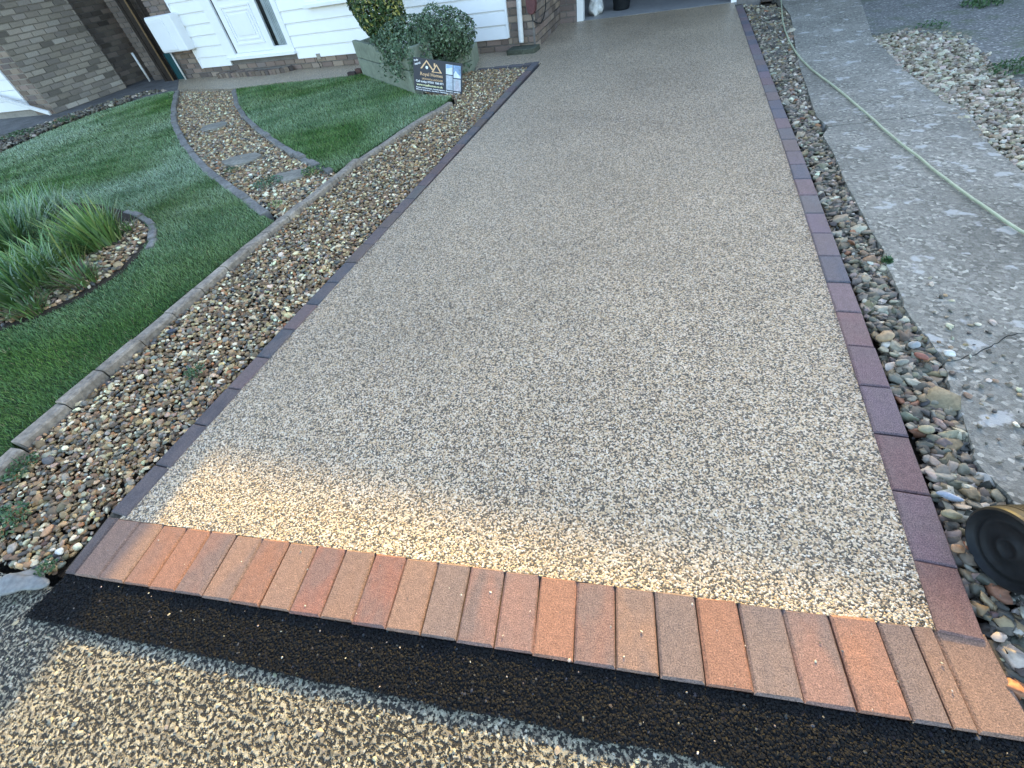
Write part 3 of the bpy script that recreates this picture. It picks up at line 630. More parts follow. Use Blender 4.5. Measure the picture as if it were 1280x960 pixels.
weed(1272, 88, .16, 260, DG, 'grassy green weed at the far right beside the pale stones', .03, .08)
weed(1225, 6, .17, 380, DG, 'green weed at the top right on the mossy yard', .03, .08)
weed(1165, 33, .14, 120, DG, 'low weed at the far tip of the pale stones', .025, .05)
weed(1108, 326, .022, 160, DG, 'tiny weed at the edge of the old concrete path', .014, .025)

# ------------------------------------------------------------------ the house
house = thing('house', 'white boarded house with a brown brick base behind the lawns', 'house', tuple(HO))
def hbox(mb, s0, s1, z0, z1, o0, o1): return mb.box(H(s0, z0, o0), HT * (s1 - s0), UP * (z1 - z0), HN * (o1 - o0))
HD = np.array([-.07, 1, 0.])                                            # depth direction of the house
wl_ = MB(); wl_.box(H(.006, -.1, -.006), HT * 7.19, HD * 6.5, UP * 5.3); hwall = wl_.build('wall', M['mortar'], house)
uw = MB(); uw.box(H(-.002, 1.30, .008), HT * 7.205, HD * 6.52, UP * 3.91); uw.build('upper_wall', M['brickwork'], house)
rf = MB(); a0, a1 = [[H(s, z) - HD * o for o, z in ((.30, 5.05), (-3.25, 7.3), (-6.8, 5.05), (-6.8, 4.95), (-3.25, 7.18), (.30, 4.95))] for s in (.0, 7.4)]
rf.add(a0 + a1, [(5, 4, 3, 2, 1, 0), (6, 7, 8, 9, 10, 11)] + [(k, (k + 1) % 6, (k + 1) % 6 + 6, k + 6) for k in range(6)]); rf.build('roof', M['roof'], house)
BRC = [(.20, .15, .115), (.235, .185, .145), (.17, .13, .105), (.26, .20, .15), (.155, .125, .11), (.22, .16, .13)]
bl = {}
def brickme(l):
    l = round(l, 3)
    if l not in bl:
        V = [(x, y, z) for z in (0, .065) for x, y in ((0, 0), (l, 0), (l, -.02), (0, -.02))]
        V = [(0, .02, 0), (l, .02, 0), (l, .02, .065), (0, .02, .065), (.003, -.012, .003), (l - .003, -.012, .003), (l - .003, -.012, .062), (.003, -.012, .062)]
        bl[l] = mesh('brick', V, [(4, 5, 6, 7), (0, 1, 5, 4), (1, 2, 6, 5), (2, 3, 7, 6), (3, 0, 4, 7)])
    return bl[l]
def brick_area(par, org, dirv, nrm, L, zs, cols, skip=None, L1=.215, jt=.010, v=.16, z0=0.0, out=-.003):
    "courses of single bricks on a wall plane: org + dirv*s, facing nrm"
    dirv = np.array(dirv); nrm = np.array(nrm); ang = math.atan2(dirv[1], dirv[0]); flip = np.cross(dirv, UP) @ nrm < 0
    for c in range(zs):
        s = -(L1 + jt) / 2 * (c % 2)
        while s < L - .02:
            s0, s1 = max(s, 0.0), min(s + L1, L); s += L1 + jt
            if s1 - s0 < .03: continue
            z = z0 + c * .075
            if skip and skip(s0, s1, z): continue
            b = np.array(org) + dirv * (s1 if flip else s0) + UP * z + nrm * out
            o = link('brick', brickme(s1 - s0), par, M['brick'], b); o.rotation_euler[2] = ang + (math.pi if flip else 0)
            o.location += Vector(nrm * RNG.uniform(-.002, .0025))
            k = np.array(cols[RNG.integers(len(cols))]) * (1 + RNG.normal(0, v)); o.color = (*np.clip(k, .02, .7), 1)
brick_area(hwall, H(.40, .0), HT, HN, 6.17, 2, BRC, skip=lambda a, b, z: False)
brick_area(hwall, H(6.57, .0), HT, HN, .63, 17, BRC, skip=lambda a, b, z: .13 < a + .1 < .8 and False)
brick_area(hwall, H(0.0, .0), HT, HN, .40, 10, BRC)
HX = np.array([0, 1., 0]); side_n = np.array([1., 0, 0])
sw = MB().box((-1.86, 6.99, -.1), (.024, 0, 0), (0, 1.6, 0), (0, 0, 1.42)); sw.build('side_wall', M['mortar'], house)
brick_area(hwall, (-1.83, 7.01, 0), HX, side_n, 1.56, 9, BRC, out=-.002)
# boarding
def board(s0, s1, k, name='cladding_board'):
    z = .14 + .15 * k; mb = MB()
    prof = [(.000, 0.0), (.030, 0.0), (.032, .004), (.020, .128), (.012, .132), (.012, .150), (0, .150)]
    A = [H(s0, z + h, o) for o, h in prof]; B = [H(s1, z + h, o) for o, h in prof]; n = len(prof)
    mb.add(A + B, [tuple(range(n)), tuple(range(2 * n - 1, n - 1, -1))] + [(i, i + n, (i + 1) % n + n, (i + 1) % n) for i in range(n)]); mb.build(name, M['white'], house)
for k in range(16):
    board(5.79, 6.57, k)
    if k < 4 or k > 13: board(.395, 4.2, k)
    else: board(3.62, 4.2, k); board(.395, 1.75, k)
mb = MB(); hbox(mb, 6.57, 6.60, .135, 2.55, 0, .036); mb.build('cladding_trim', M['white'], house)
mb = MB(); hbox(mb, .365, .395, .15, 2.55, 0, .036); mb.build('cladding_trim', M['white'], house)
# window right of the door, only its sill is in view
mb = MB(); hbox(mb, 1.75, 3.62, .74, .775, .0, .12); hbox(mb, 1.75, 3.62, .775, .80, 0.0, .09); win = mb.build('window', M['white'], house)
mb = MB(); hbox(mb, 1.75, 3.62, .80, .87, 0, .05); hbox(mb, 1.75, 3.62, 2.17, 2.24, 0, .05)
for s in (1.75, 2.65, 3.55): hbox(mb, s, s + .07, .87, 2.17, 0, .049)
mb.build('frame', M['white'], win)
mb = MB(); hbox(mb, 1.82, 3.55, .87, 2.17, .012, .018); mb.build('pane', M['glass'], win)
# front door with side light
door = MB(); hbox(door, 4.67, 5.54, .295, 2.2, -.005, .012); door = door.build('front_door', M['white'], house)
def ring(s0, s1, z0, z1, wd, o0, o1, name, par):
    mb = MB(); hbox(mb, s0, s1, z0, z0 + wd, o0, o1); hbox(mb, s0, s1, z1 - wd, z1, o0, o1); hbox(mb, s0, s0 + wd, z0 + wd, z1 - wd, o0, o1 - .001); hbox(mb, s1 - wd, s1, z0 + wd, z1 - wd, o0, o1 - .001); return mb.build(name, M['white'], par)
ring(4.78, 5.43, .40, .90, .022, .012, .028, 'panel_moulding', door); ring(4.84, 5.37, .46, .84, .016, .012, .024, 'panel_moulding', door)
mb = MB(); hbox(mb, 4.90, 5.31, .52, .79, .012, .026); mb.build('panel', M['white'], door)
ring(4.78, 5.43, .98, 2.05, .022, .012, .028, 'panel_moulding', door); mb = MB(); hbox(mb, 4.88, 5.33, 1.08, 1.95, .012, .026); mb.build('panel', M['white'], door)
fr = MB(); hbox(fr, 5.575, 5.79, .25, 2.28, 0, .045); hbox(fr, 4.61, 4.665, .25, 2.28, 0, .040); hbox(fr, 4.20, 4.30, .25, 2.28, 0, .042); hbox(fr, 4.30, 4.61, .25, .34, 0, .036); hbox(fr, 4.665, 5.575, .25, .293, 0, .030)
hbox(fr, 4.20, 5.79, 2.28, 2.40, 0, .044); fr.build('door_frame', M['white'], house)
mb = MB(); hbox(mb, 4.19, 5.80, .215, .25, -.01, .085); mb.build('door_sill', M['white'], house)
mb = MB(); hbox(mb, 5.54, 5.575, .293, 2.28, -.02, .004); mb.build('door_gap', M['dark'], house)
sl_ = MB(); hbox(sl_, 4.30, 4.61, .34, 2.28, -.004, .002); side = sl_.build('side_light', M['dark'], house)
mb = MB(); N_ = 26; A = []; 
for k in range(N_ + 1):
    s = 4.30 + .22 * k / N_; o = .006 + .006 * math.sin(k * 1.7) + .002 * math.sin(k * 3.1); A += [H(s, .342, o), H(s, 2.27, o)]
mb.add(A, [(2 * k, 2 * k + 1, 2 * k + 3, 2 * k + 2) for k in range(N_)]); mb.build('curtain', M['curtain'], side, True)
mb = MB(); hbox(mb, 4.30, 4.61, .34, 2.28, .018, .023); mb.build('pane', M['glass'], side)
mb = MB(); hbox(mb, 3.72, 3.79, .118, .185, .03, .045); mb.build('cable_clip', M['slate'], house)
mb = MB(); mb.tube([H(3.80, .13, .05), H(3.81, .09, .05), H(3.79, .05, .05), H(3.77, .0, .07)], .006, 6); mb.build('cable', M['black'], house)
dp = MB(); dp.tube([H(.17, 5, .06), H(.17, .6, .06), H(.185, .11, .065), H(.187, .09, .068)], .034, 14); dpo = dp.build('downpipe', M['whiteold'], house, True)
# half buried brick step
step = thing('door_step', 'worn half round brick step half sunk in the resin below the front door', 'step', tuple(H(5.2, 0, .15)))
sp = [H(6.1, 0, .20), H(5.6, 0, .24), H(5.0, 0, .27), H(4.6, 0, .25), H(4.42, 0, .17), H(4.36, 0, .06)]
f_, L_ = along([tuple(p[:2]) for p in sp]); n_b = int(L_ / .078)
for k in range(n_b):
    s = (k + .5) * L_ / n_b; p = f_(s); q = f_(s + .01); d = (q - p) / np.linalg.norm(q - p); nr = np.array([d[1], -d[0]])
    if np.dot(nr, HN[:2]) < 0: nr = -nr
    zt = .068 + random.uniform(-.006, .006); mb = MB().box(np.r_[p - d * .035 - nr * .10, -.04], np.r_[d * .068, 0], np.r_[nr * random.uniform(.095, .11), 0], (0, 0, zt + .04))
    o = mb.build('step_brick', M['brick'], step); kk = np.array(BRC[k % 6]) * random.uniform(.6, 1.0); o.color = (*kk, 1)
mb = MB(); hbox(mb, 4.45, 6.08, -.04, .018, .01, .13); mb.build('step_bed', M['soil'], step)
mb = MB(); hbox(mb, 4.45, 5.25, .018, .058, .01, .135); mb.build('step_tread', M['slate'], step)
# gully under the downpipe
gl = MB(); hbox(gl, -.06, .34, -.03, .055, .02, .26); g2 = gl.build('drain_gully', M['gully']); bv = g2.modifiers.new('bevel', 'BEVEL'); bv.width = .01; bv.segments = 2
tag(g2, 'mossy dark concrete gully block at the foot of the white downpipe', 'drain')
# red box on the corner with its cable
V = []; prof = [(-.055, .90), (.065, .90), (.068, .45), (.055, .40), (.03, .37), (-.02, .37), (-.045, .40), (-.058, .45)]
rb = MB(); A = [H(s, z, .02) for s, z in prof]; B = [H(s, z, .10) for s, z in prof]
rb.add(A + B, [tuple(range(7, -1, -1)), tuple(range(8, 16))] + [(k, (k + 1) % 8, (k + 1) % 8 + 8, k + 8) for k in range(8)])
red = thing('red_box', 'dark red round bottomed box on the brick corner with a black cable hanging below it', 'box', tuple(H(0, .37, .06)))
ro = rb.build('case', M['red'], red); bv = ro.modifiers.new('bevel', 'BEVEL'); bv.width = .01; bv.segments = 2
cb = [H(.02, .38, .06), H(.0, .30, .06), (-1.80, 6.99, .27), (-1.785, 7.15, .24), (-1.785, 7.32, .27), (-1.785, 7.48, .36), (-1.79, 7.53, .50), (-1.80, 7.55, .9)]
MB().tube(cb, .007, 6).build('cable', M['black'], red, True)
# meter box and pipe
mbx = thing('meter_box', 'white plastic gas meter box on the brick pier left of the boarding', 'meter box', tuple(H(6.8, .43, .0)))
cb = MB(); hbox(cb, 6.47, 7.15, .43, .93, 0.015, .20); co = cb.build('case', M['white'], mbx); bv = co.modifiers.new('bevel', 'BEVEL'); bv.width = .02; bv.segments = 3
cb = MB(); hbox(cb, 6.70, 7.13, .46, .895, .20, .214); co = cb.build('door_panel', M['white'], mbx); bv = co.modifiers.new('bevel', 'BEVEL'); bv.width = .008; bv.segments = 2
cb = MB(); hbox(cb, 6.75, 7.10, .845, .855, .214, .220); cb.build('ridge', M['white'], mbx)
pp = MB(); pp.tube([H(7.18, .42, .05), H(7.18, .0, .05)], .016, 10)
tag(pp.build('gas_pipe', M['whiteold'], smooth=True), 'thin white pipe rising from the ground into the meter box', 'pipe')
# gate beside the meter box
gate = thing('side_gate', 'dark timber side gate with a raw tan edge between the two houses', 'gate', tuple(H(7.6, 0, 0)))
mb = MB(); hbox(mb, 7.58, 7.72, -.03, 2.2, -.05, .05); mb.build('post', M['timber'], gate)
mb = MB(); hbox(mb, 7.725, 7.80, -.03, 2.2, -.04, .06); mb.build('post', M['timber'], gate)
mb = MB(); hbox(mb, 7.564, 7.58, -.03, 2.2, .030, .052); mb.build('raw_edge', M['tan'], gate)
for k in range(3):
    mb = MB(); hbox(mb, 7.235 + k * .103, 7.235 + k * .103 + .10, .02, 2.0, -.16, -.13); mb.build('plank', M['timber'], gate)
mb = MB(); hbox(mb, 7.225, 7.54, -.02, .40, -.10, -.05); tag(mb.build('plastic_panel', M['teal']), 'dark teal plastic panel standing under the meter box', 'panel')

# neighbour's house on the left
nh = thing('neighbour_house', 'greyish brown brick house at the top left corner with white boarding on its front', 'house', (-10.45, 6.0, 0))
mb = MB().box((-17, 6.0, -.1), (6.544, 0, 0), (0, 1.5, 0), (0, 0, 5.4)); nw = mb.build('wall', M['palemortar'], nh); MB().box((-17, 5.99, 1.505), (6.556, 0, 0), (0, 1.52, 0), (0, 0, 3.7)).build('upper_wall', M['palework'], nh)
mb = MB().box((-17, 7.5, -.1), (6.3, 0, 0), (0, 6.5, 0), (0, 0, 5.4)); rwn = mb.build('rear_wall', M['mortar'], nh)
rf = MB(); A = [(-10.4, y, z) for y, z in ((5.7, 5.2), (9.8, 7.6), (14.1, 5.2), (14.1, 5.1), (9.8, 7.48), (5.7, 5.1))]; B = [(-17.2, y, z) for _, y, z in A]
rf.add(A + B, [tuple(range(6)), tuple(range(11, 5, -1))] + [(k, k + 6, (k + 1) % 6 + 6, (k + 1) % 6) for k in range(6)]); rf.build('roof', M['roof'], nh)
NBR = [(.31, .265, .21), (.36, .31, .25), (.28, .24, .20), (.33, .28, .225), (.42, .37, .31), (.26, .225, .19), (.19, .165, .135)]
brick_area(nw, (-10.45, 6.0, 0), (0, 1, 0), (1, 0, 0), 1.5, 20, NBR, v=.12, out=-.002)
brick_area(rwn, (-10.7, 7.5, 0), (0, 1, 0), (1, 0, 0), 2.1, 18, [(.16, .135, .11), (.13, .11, .095), (.19, .155, .13)], v=.15, out=-.002)
brick_area(nw, (-10.95, 6.0, 0), (1, 0, 0), (0, -1, 0), .50, 14, BRC, out=-.002)
for k in range(16): mb = MB().box((-12.4, 5.965 - .01 * 0, .10 + .15 * k), (1.46, 0, 0), (0, .03, 0), (0, -.012 * 0, .146)); mb.build('cladding_board', M['white'], nh)
pl = MB(); p0, p1 = np.array([-11.55, 5.84, .36]), np.array([-10.30, 5.80, .02]); d = p1 - p0
pl.box(p0, d, (0, .03, 0.0), (.02, 0, .055)); tag(pl.build('white_plank', M['whiteold']), 'white plank leaning down along the foot of the left brick wall', 'plank')
# rear wall closing the passage
rw = thing('passage_wall', 'dark brick wall at the back of the shady passage between the houses', 'wall', (-9.6, 7.95, 0))
mb = MB().box((-10.16, 7.957, -.1), (2.2, 0, 0), (0, .2, 0), (0, 0, 3.4)); rwm = mb.build('wall_core', M['mortar'], rw)
mb = MB().box((-11.0, 9.6, -.1), (1.2, 0, 0), (0, .2, 0), (0, 0, 3.4)); ewm = mb.build('end_wall', M['mortar'], rw); brick_area(ewm, (-11.0, 9.6, 0), (1, 0, 0), (0, -1, 0), 1.2, 20, [(.15, .12, .10), (.12, .10, .085)], v=.15)
mb = MB().box((-10.75, 7.6, 2.3), (1.9, 0, 0), (0, 2.3, 0), (0, 0, .12)); mb.build('roof', M['roof'], rw)  # unseen roof slab, added to darken the passage
brick_area(rwm, (-10.16, 7.95, 0), (1, 0, 0), (0, -1, 0), .98, 17, [(.17, .135, .11), (.13, .105, .09), (.20, .16, .13)], v=.15)
pp = MB(); pp.tube([(-10.19, 7.86, 0), (-10.19, 7.86, .47)], .022, 10); tag(pp.build('waste_pipe', M['whiteold'], smooth=True), 'short white waste pipe standing at the passage corner', 'pipe')
S_(MB().prism([(-14, 3.6), (-12, 4.2)] + GP([(0, 168), (70, 150), (140, 128), (200, 116), (222, 111)]) + [tuple(H(7.45, 0)[:2]), tuple(H(7.9, 0, -.1)[:2]), (-9.2, 9.6), (-14, 9.6)], -.10, -.006).build('side_path', M['sideconc']))
es = GP([(-40, 205), (0, 189), (60, 161), (120, 138), (180, 119), (214, 112), (190, 112), (120, 131), (60, 152), (0, 172), (-40, 184)])
gravel('border_stones', es, .040, 420, PAL_COOL * .9, W_COOL, .012, .02, label='rough stones and rubble along the far edge of the big lawn', cat='rubble', amp=.45)
weed(25, 168, .25, 160, DG, 'weeds among the rubble along the far edge of the lawn', .035, .06)
weed(80, 151, .2, 110, DG, 'weeds by the corner of the neighbouring brick house', .035, .06)

# ---- garage at the head of the drive
gar = thing('garage', 'open garage with white posts at the far end of the resin driveway', 'garage', (-.45, GY, 0))
mb = MB().box((-1.83, GY + .0, -.1), (.26, 0, 0), (0, .25, 0), (0, 0, 2.55)); gp = mb.build('pier', M['mortar'], gar)
brick_area(gp, (-1.83, GY, 0), (1, 0, 0), (0, -1, 0), .255, 8, [(.17, .13, .115), (.20, .155, .13)], out=-.002)
mb = MB().box((.72, GY + .05, -.1), (.30, 0, 0), (0, .25, 0), (0, 0, 2.5)); mb.build('pier', M['mortar'], gar)
for x in (-1.565, .645):
    mb = MB().box((x, GY + .02, .0), (.10 if x < 0 else .07, 0, 0), (0, .12, 0), (0, 0, 2.45)); mb.build('post', M['white'], gar)
mb = MB().box((-1.95, GY + .3, -.1), (.15, 0, 0), (0, 5.2, 0), (0, 0, 2.6)); mb.box((.95, GY + .3, -.1), (.12, 0, 0), (0, 5.2, 0), (0, 0, 2.6)); mb.box((-1.80, GY + 5.35, -.1), (2.75, 0, 0), (0, .12, 0), (0, 0, 2.6)); mb.build('inner_wall', M['mortar'], gar)
mb = MB().box((-1.9, GY - .03, 2.5), (2.97, 0, 0), (0, 5.7, 0), (0, 0, .224)); mb.build('roof', M['roof'], gar)
S_(MB().prism([(-1.78, GY + .022), (.70, GY + .022), (.94, GY + .3), (.94, GY + 5.3), (-1.79, GY + 5.3)], -.10, .002).build('garage_floor', M['garfloor']))
ng = thing('shading_garage', 'unseen garage added beyond the top right edge to shade the right side', 'garage', (3.2, GY, 0))  # out of view, added so its roof shades the right-hand ground
mb = MB().box((1.10, GY + .45, -.1), (4.6, 0, 0), (0, 5, 0), (0, 0, 2.6)); mb.build('wall', M['brickwork'], ng)
mb = MB().box((1.075, GY - .03, 2.5), (4.8, 0, 0), (0, 5.7, 0), (0, 0, .224)); mb.build('roof', M['roof'], ng)
# things on the garage floor
c = G(740, 4, .0); V, Fc, T = [], [], []
bmx = bmesh.new(); bmesh.ops.create_icosphere(bmx, subdivisions=3, radius=1)
for v in bmx.verts:
    n = v.co.normalized(); r = 1 + .22 * math.sin(n.x * 5 + 1) * math.sin(n.z * 6) + .15 * math.sin(n.y * 9 + n.z * 4); v.co = Vector((n.x * .11 * r, n.y * .16 * r, max(n.z, -.75) * .15 * r + .11))
me = bpy.data.meshes.new('sack'); bmx.to_mesh(me); bmx.free()
for p in me.polygons: p.use_smooth = True
tag(link('white_sack', me, None, M['mesh_bag'], (-1.33, GY + .42, 0.002)), 'crumpled dirty white sack just inside the garage by the left post', 'sack')
def lathe(prof, n, axis, org, a, b):
    V = []; Fc = []
    for (h, r) in prof:
        for k in range(n):
            t_ = 6.28318 * k / n; V.append(np.array(org) + np.array(axis) * h + np.array(a) * r * math.cos(t_) + np.array(b) * r * math.sin(t_))
    for i in range(len(prof) - 1):
        for k in range(n): Fc.append((i * n + k, i * n + (k + 1) % n, (i + 1) * n + (k + 1) % n, (i + 1) * n + k))
    return V, Fc
V, Fc = lathe([(.0, .0001), (0, .12), (.02, .125), (.24, .155), (.255, .165), (.262, .16), (.25, .15), (.03, .115), (.03, .0001)], 28, (0, 0, 1), (-.95, GY + .62, .003), (1, 0, 0), (0, 1, 0))
tag(obj('black_bucket', V, Fc, M['black'], smooth=True), 'black bucket standing on the garage floor', 'bucket')

# ---- planter with its shrubs
PLp = np.array([-4.29, 6.47]); PM = np.array([-2.86, 5.24]); PR = np.array([-2.46, 6.20]); PB = np.array([-4.0, 6.62])
pt = thing('planter', 'raised planter of greenish stained concrete slabs against the house', 'planter', (-3.3, 6.1, 0))
def slab(p, q, f0, f1, z0, z1, th=.06, off=0, tl=0):
    p, q = np.array(p), np.array(q); d = (q - p) / np.linalg.norm(q - p); nr = np.array([d[1], -d[0]]); L = np.linalg.norm(q - p)
    o = p + d * L * f0 + nr * off; mb = MB().box(np.r_[o, z0], np.r_[d * (L * (f1 - f0) - .008), 0], np.r_[-nr * th, 0], (0, 0, z1 - z0 - .006))
    ob = mb.build('slab', M['planter'], pt); bv = ob.modifiers.new('bevel', 'BEVEL'); bv.width = .006; bv.segments = 2; return ob
slab(PLp, PM, 0, .5, -.03, .215); slab(PLp, PM, .5, 1, -.03, .235, off=.006); slab(PLp, PM, -.02, .46, .215, .405, off=-.008); slab(PLp, PM, .46, 1.0, .235, .35, off=-.004)
slab(PM, PR, 0, .52, -.03, .18); slab(PM, PR, .52, 1, -.03, .10, off=.004); slab(PM, PR, .05, .40, .18, .43, off=-.02); slab(PM, PR, .42, 1.0, .10, .24, off=-.01)
slab(PR, PR + np.array([-.12, .55]), 0, 1, -.03, .20); slab(PLp + np.array([.10, .35]), PLp, 0, 1, -.03, .38)
MB().prism([tuple(PLp + (.08, .0)), tuple(PM + (.0, .08)), tuple(PR + (-.06, 0)), (-2.6, 6.6), (-4.1, 6.75)], .0, .20).build('planter_soil', M['soil'], pt)
def bush(name, label, centre, rad, n, size, colsfn, trunk, part='crown', lumps=9, squash=1.0, extra=None):
    c = np.array(centre); r = np.array(rad); V, Fc, T = [], [], []
    u = RNG.normal(0, 1, (n, 3)); u /= np.linalg.norm(u, axis=1)[:, None]
    lm = sum(np.sin((u @ RNG.normal(0, 1, 3)) * RNG.uniform(3, 6) + RNG.uniform(0, 6)) for _ in range(lumps)) / lumps ** .5
    rad_ = (.90 + .075 * lm) * (1 - .32 * RNG.random(n) ** 2.0); P = c + u * r * rad_[:, None]
    Nn = u / r; Nn /= np.linalg.norm(Nn, axis=1)[:, None]
    if extra is not None:
        P2, N2 = extra; P = np.concatenate([P, P2]); Nn = np.concatenate([Nn, N2])
    for i in range(len(P)):
        if P[i][2] < .02: P[i][2] = .02 + .02 * random.random()
        leafcloud(V, Fc, T, [P[i]], [Nn[i] * .9 + np.array([0, 0, .35])], size, colsfn(P[i], c), .55, .5)
    t = thing(name, label, 'shrub', (c[0], c[1], .2))
    tinted(part, V, Fc, T, M['leaf'], t)
    mb = MB()
    for k in range(trunk):
        a_ = k * 2.4; e = c + r * np.array([math.cos(a_) * .55, math.sin(a_) * .55, random.uniform(-.1, .5)]); mb.tube([(c[0] + .02 * math.cos(a_), c[1] + .02 * math.sin(a_), .15), (c + e) / 2 - [0, 0, r[2] * .3], e], [.014, .010, .004], 6)
    mb.build('stems', M['wood'], t); return t
dk = [(.030, .060, .018), (.045, .085, .025), (.06, .10, .03)]; ye = [(.36, .34, .08), (.28, .27, .07), (.42, .38, .12)]
def col_a(p, c):
    g = np.clip(.25 + .9 * (p[0] - c[0]) + .9 * (p[2] - c[2]) + RNG.normal(0, .18), 0, 1); return ye + dk[:1] if RNG.random() < g * .8 else dk + ([ye[1]] if RNG.random() < .25 else [])
bush('variegated_shrub', 'upright dark green and yellow variegated shrub at the left of the planter', (-3.60, 6.20, .78), (.35, .32, .50), 6000, .052, col_a, 7)
iv = [(.055, .100, .045), (.075, .125, .06), (.11, .16, .09), (.19, .24, .15), (.045, .08, .035), (.065, .11, .05)]
dark_ = [(.05, .045, .035), (.04, .06, .03)]
nx = 1500; q = RNG.random((nx, 2)); tr = []
for k in range(26):                                                    # trailing stems over the slabs
    f = RNG.random(); side_ = k % 2; e0 = (PM + (PR - PM) * f) if side_ else (PLp + (PM - PLp) * (.55 + .45 * f)); nr = np.array([.92, -.39]) if side_ else np.array([-.65, -.76])
    top_ = np.r_[e0 - nr * .05, .42 + .08 * RNG.random()]; ln = RNG.uniform(.08, .40)
    if not side_: ln *= .8
    for j in range(58):
        u_ = RNG.random(); tr.append(top_ + np.r_[nr * (.06 + .07 * u_ + RNG.normal(0, .018)), -ln * u_] + RNG.normal(0, .022, 3))
tr = np.array(tr); trn = np.tile([.4, -.7, .3], (len(tr), 1))
c2 = np.array([-3.08, 5.86, .44]); u = RNG.normal(0, 1, (2600, 3)); u /= np.linalg.norm(u, axis=1)[:, None]; extra = (np.concatenate([tr, c2 + u * np.array([.40, .42, .20]), c2 + [.18, .05, -.02] + u * np.array([.55, .34, .17]) * RNG.random((2600, 1)) ** .5]), np.concatenate([trn, u, u]))
bush('ivy_mound', 'rounded mound of grey green variegated ivy trailing over the right of the planter', (-2.68, 5.92, .42), (.42, .42, .29), 4200, .040, lambda p, c: iv if RNG.random() < .93 else dark_, 7, extra=extra)
# broken bricks beside the planter
for k, (px, py, lb, rz) in enumerate([(441, 96, 'dark broken brick lying on the lawn edge left of the planter', .3), (451, 92, 'reddish broken brick lying against the planter corner', -.2)]):
    p = G(px, py, 0); me = block_mesh('broken_brick' + str(k), .12, .09, .06, .012, .012); o = link('broken_brick', me, None, M['brick'], (p[0], p[1], .06)); o.rotation_euler = (.05, .08, rz); o.color = (.11, .06, .045, 1) if k else (.07, .05, .045, 1)
    tag(o, lb, 'brick', 'broken bricks by the planter')

# ---- sign
sc_, yaw, rl, lean, SW, SH = np.array([-2.489, 5.152, .170]), .068, .196, .14, .563, .301
e = np.array([math.cos(yaw), math.sin(yaw), 0]); nb = np.array([-math.sin(yaw), math.cos(yaw), 0]); up_ = UP * math.cos(lean) + nb * math.sin(lean)
sa = math.cos(rl) * e - math.sin(rl) * up_; sb = math.sin(rl) * e + math.cos(rl) * up_; sn = np.cross(sa, sb)
sign = thing('advert_sign', 'small dark tilted advertising board stuck in the lawn before the planter', 'sign', (*sc_[:2], 0))
def sp_(u, v, o=0.0): return sc_ + sa * (u * SW) + sb * (v * SH) + sn * o
def srect(name, u0, u1, v0, v1, mat, o=.0015, par=None):
    return MB().box(sp_(u0, v0, 0), sa * SW * (u1 - u0), sb * SH * (v1 - v0), sn * o).build(name, mat, par or sign)
bd = MB().box(sp_(-.5, -.5, -.006), sa * SW, sb * SH, sn * .006).build('board', M['signboard'], sign)
for u in (-.34, .34): MB().tube([sp_(u, -.46, -.010), sp_(u, -.9, -.010)], .004, 6).build('stake', M['slate'], sign)
srect('photo', .17, .305, .13, .42, M['signpale'], .0012); srect('photo', .32, .47, .05, .42, M['signblue'], .0012); srect('photo', .17, .305, -.34, .10, M['signgrey'], .0012); srect('photo', .32, .47, -.34, .02, M['signgrey'], .0012)
def spoly(name, uv, mat, o): 
    return obj(name, [sp_(u, v, o) for u, v in uv], [tuple(range(len(uv)))], mat, sign)
spoly('photo_detail', [(.33, -.02 + .07), (.47, .05 + .01), (.47, .11), (.40, .20), (.365, .27), (.33, .16)], M['signpale'], .0016); spoly('photo_detail', [(.335, -.335), (.465, -.335), (.42, -.02), (.375, -.02)], M['signmauve'], .0016); spoly('photo_detail', [(.175, .30), (.30, .34), (.30, .41), (.175, .41)], M['signblue'], .0016)
def gable(cu, v0, hw, hh, t_, name):
    out = [(cu - hw, v0), (cu, v0 + hh), (cu + hw, v0), (cu + hw - t_ * 1.4, v0), (cu, v0 + hh - t_ * 2.2), (cu - hw + t_ * 1.4, v0)]
    V = [sp_(u, v, .0014) for u, v in out]; obj(name, V, [(0, 1, 4, 5), (1, 2, 3, 4)], M['gold'], sign)
gable(-.22, .20, .135, .27, .026, 'logo_roof'); gable(-.02, .14, .105, .24, .024, 'logo_roof')
srect('logo_base', -.02 - .10, -.02 + .105, .125, .148, M['gold'], .0016); srect('logo_chimney', -.075, -.045, .30, .40, M['gold'], .0015)
spoly('logo_window', [(-.22 + .028 * math.cos(k * .785), .245 + .05 * math.sin(k * .785)) for k in range(8)], M['signwhite'], .0015)
def text(body, u, v, hgt, wid, mat, rot=0.0, bold=.0):
    cu = bpy.data.curves.new('lettering', 'FONT'); cu.body = body; cu.size = 1; cu.offset = bold; cu.resolution_u = 2
    o = bpy.data.objects.new('tmp', cu); COL.objects.link(o); bpy.context.view_layer.update()
    me = bpy.data.meshes.new_from_object(o.evaluated_get(bpy.context.evaluated_depsgraph_get())); COL.objects.unlink(o); bpy.data.objects.remove(o)
    co = np.array([v_.co[:] for v_ in me.vertices]); lo, hi = co.min(0), co.max(0)
    X = (co[:, 0] - lo[0]) / (hi[0] - lo[0]) * wid; Y = (co[:, 1] - lo[1]) / (hi[1] - lo[1]) * hgt
    Xr = X * math.cos(rot) - Y * math.sin(rot) * SH / SW; Yr = X * math.sin(rot) * SW / SH + Y * math.cos(rot)
    Vw = [sp_(u + a_, v + b2, .0016) for a_, b2 in zip(Xr, Yr)]
    obj('lettering', Vw, [tuple(p.vertices) for p in me.polygons], mat, sign); bpy.data.meshes.remove(me)
text('Royal Homes', -.36, -.04, .135, .46, M['gold'], 0, .01); text('DRIVEWAYS & LANDSCAPES', -.33, -.13, .055, .43, M['gold'], 0, .01)
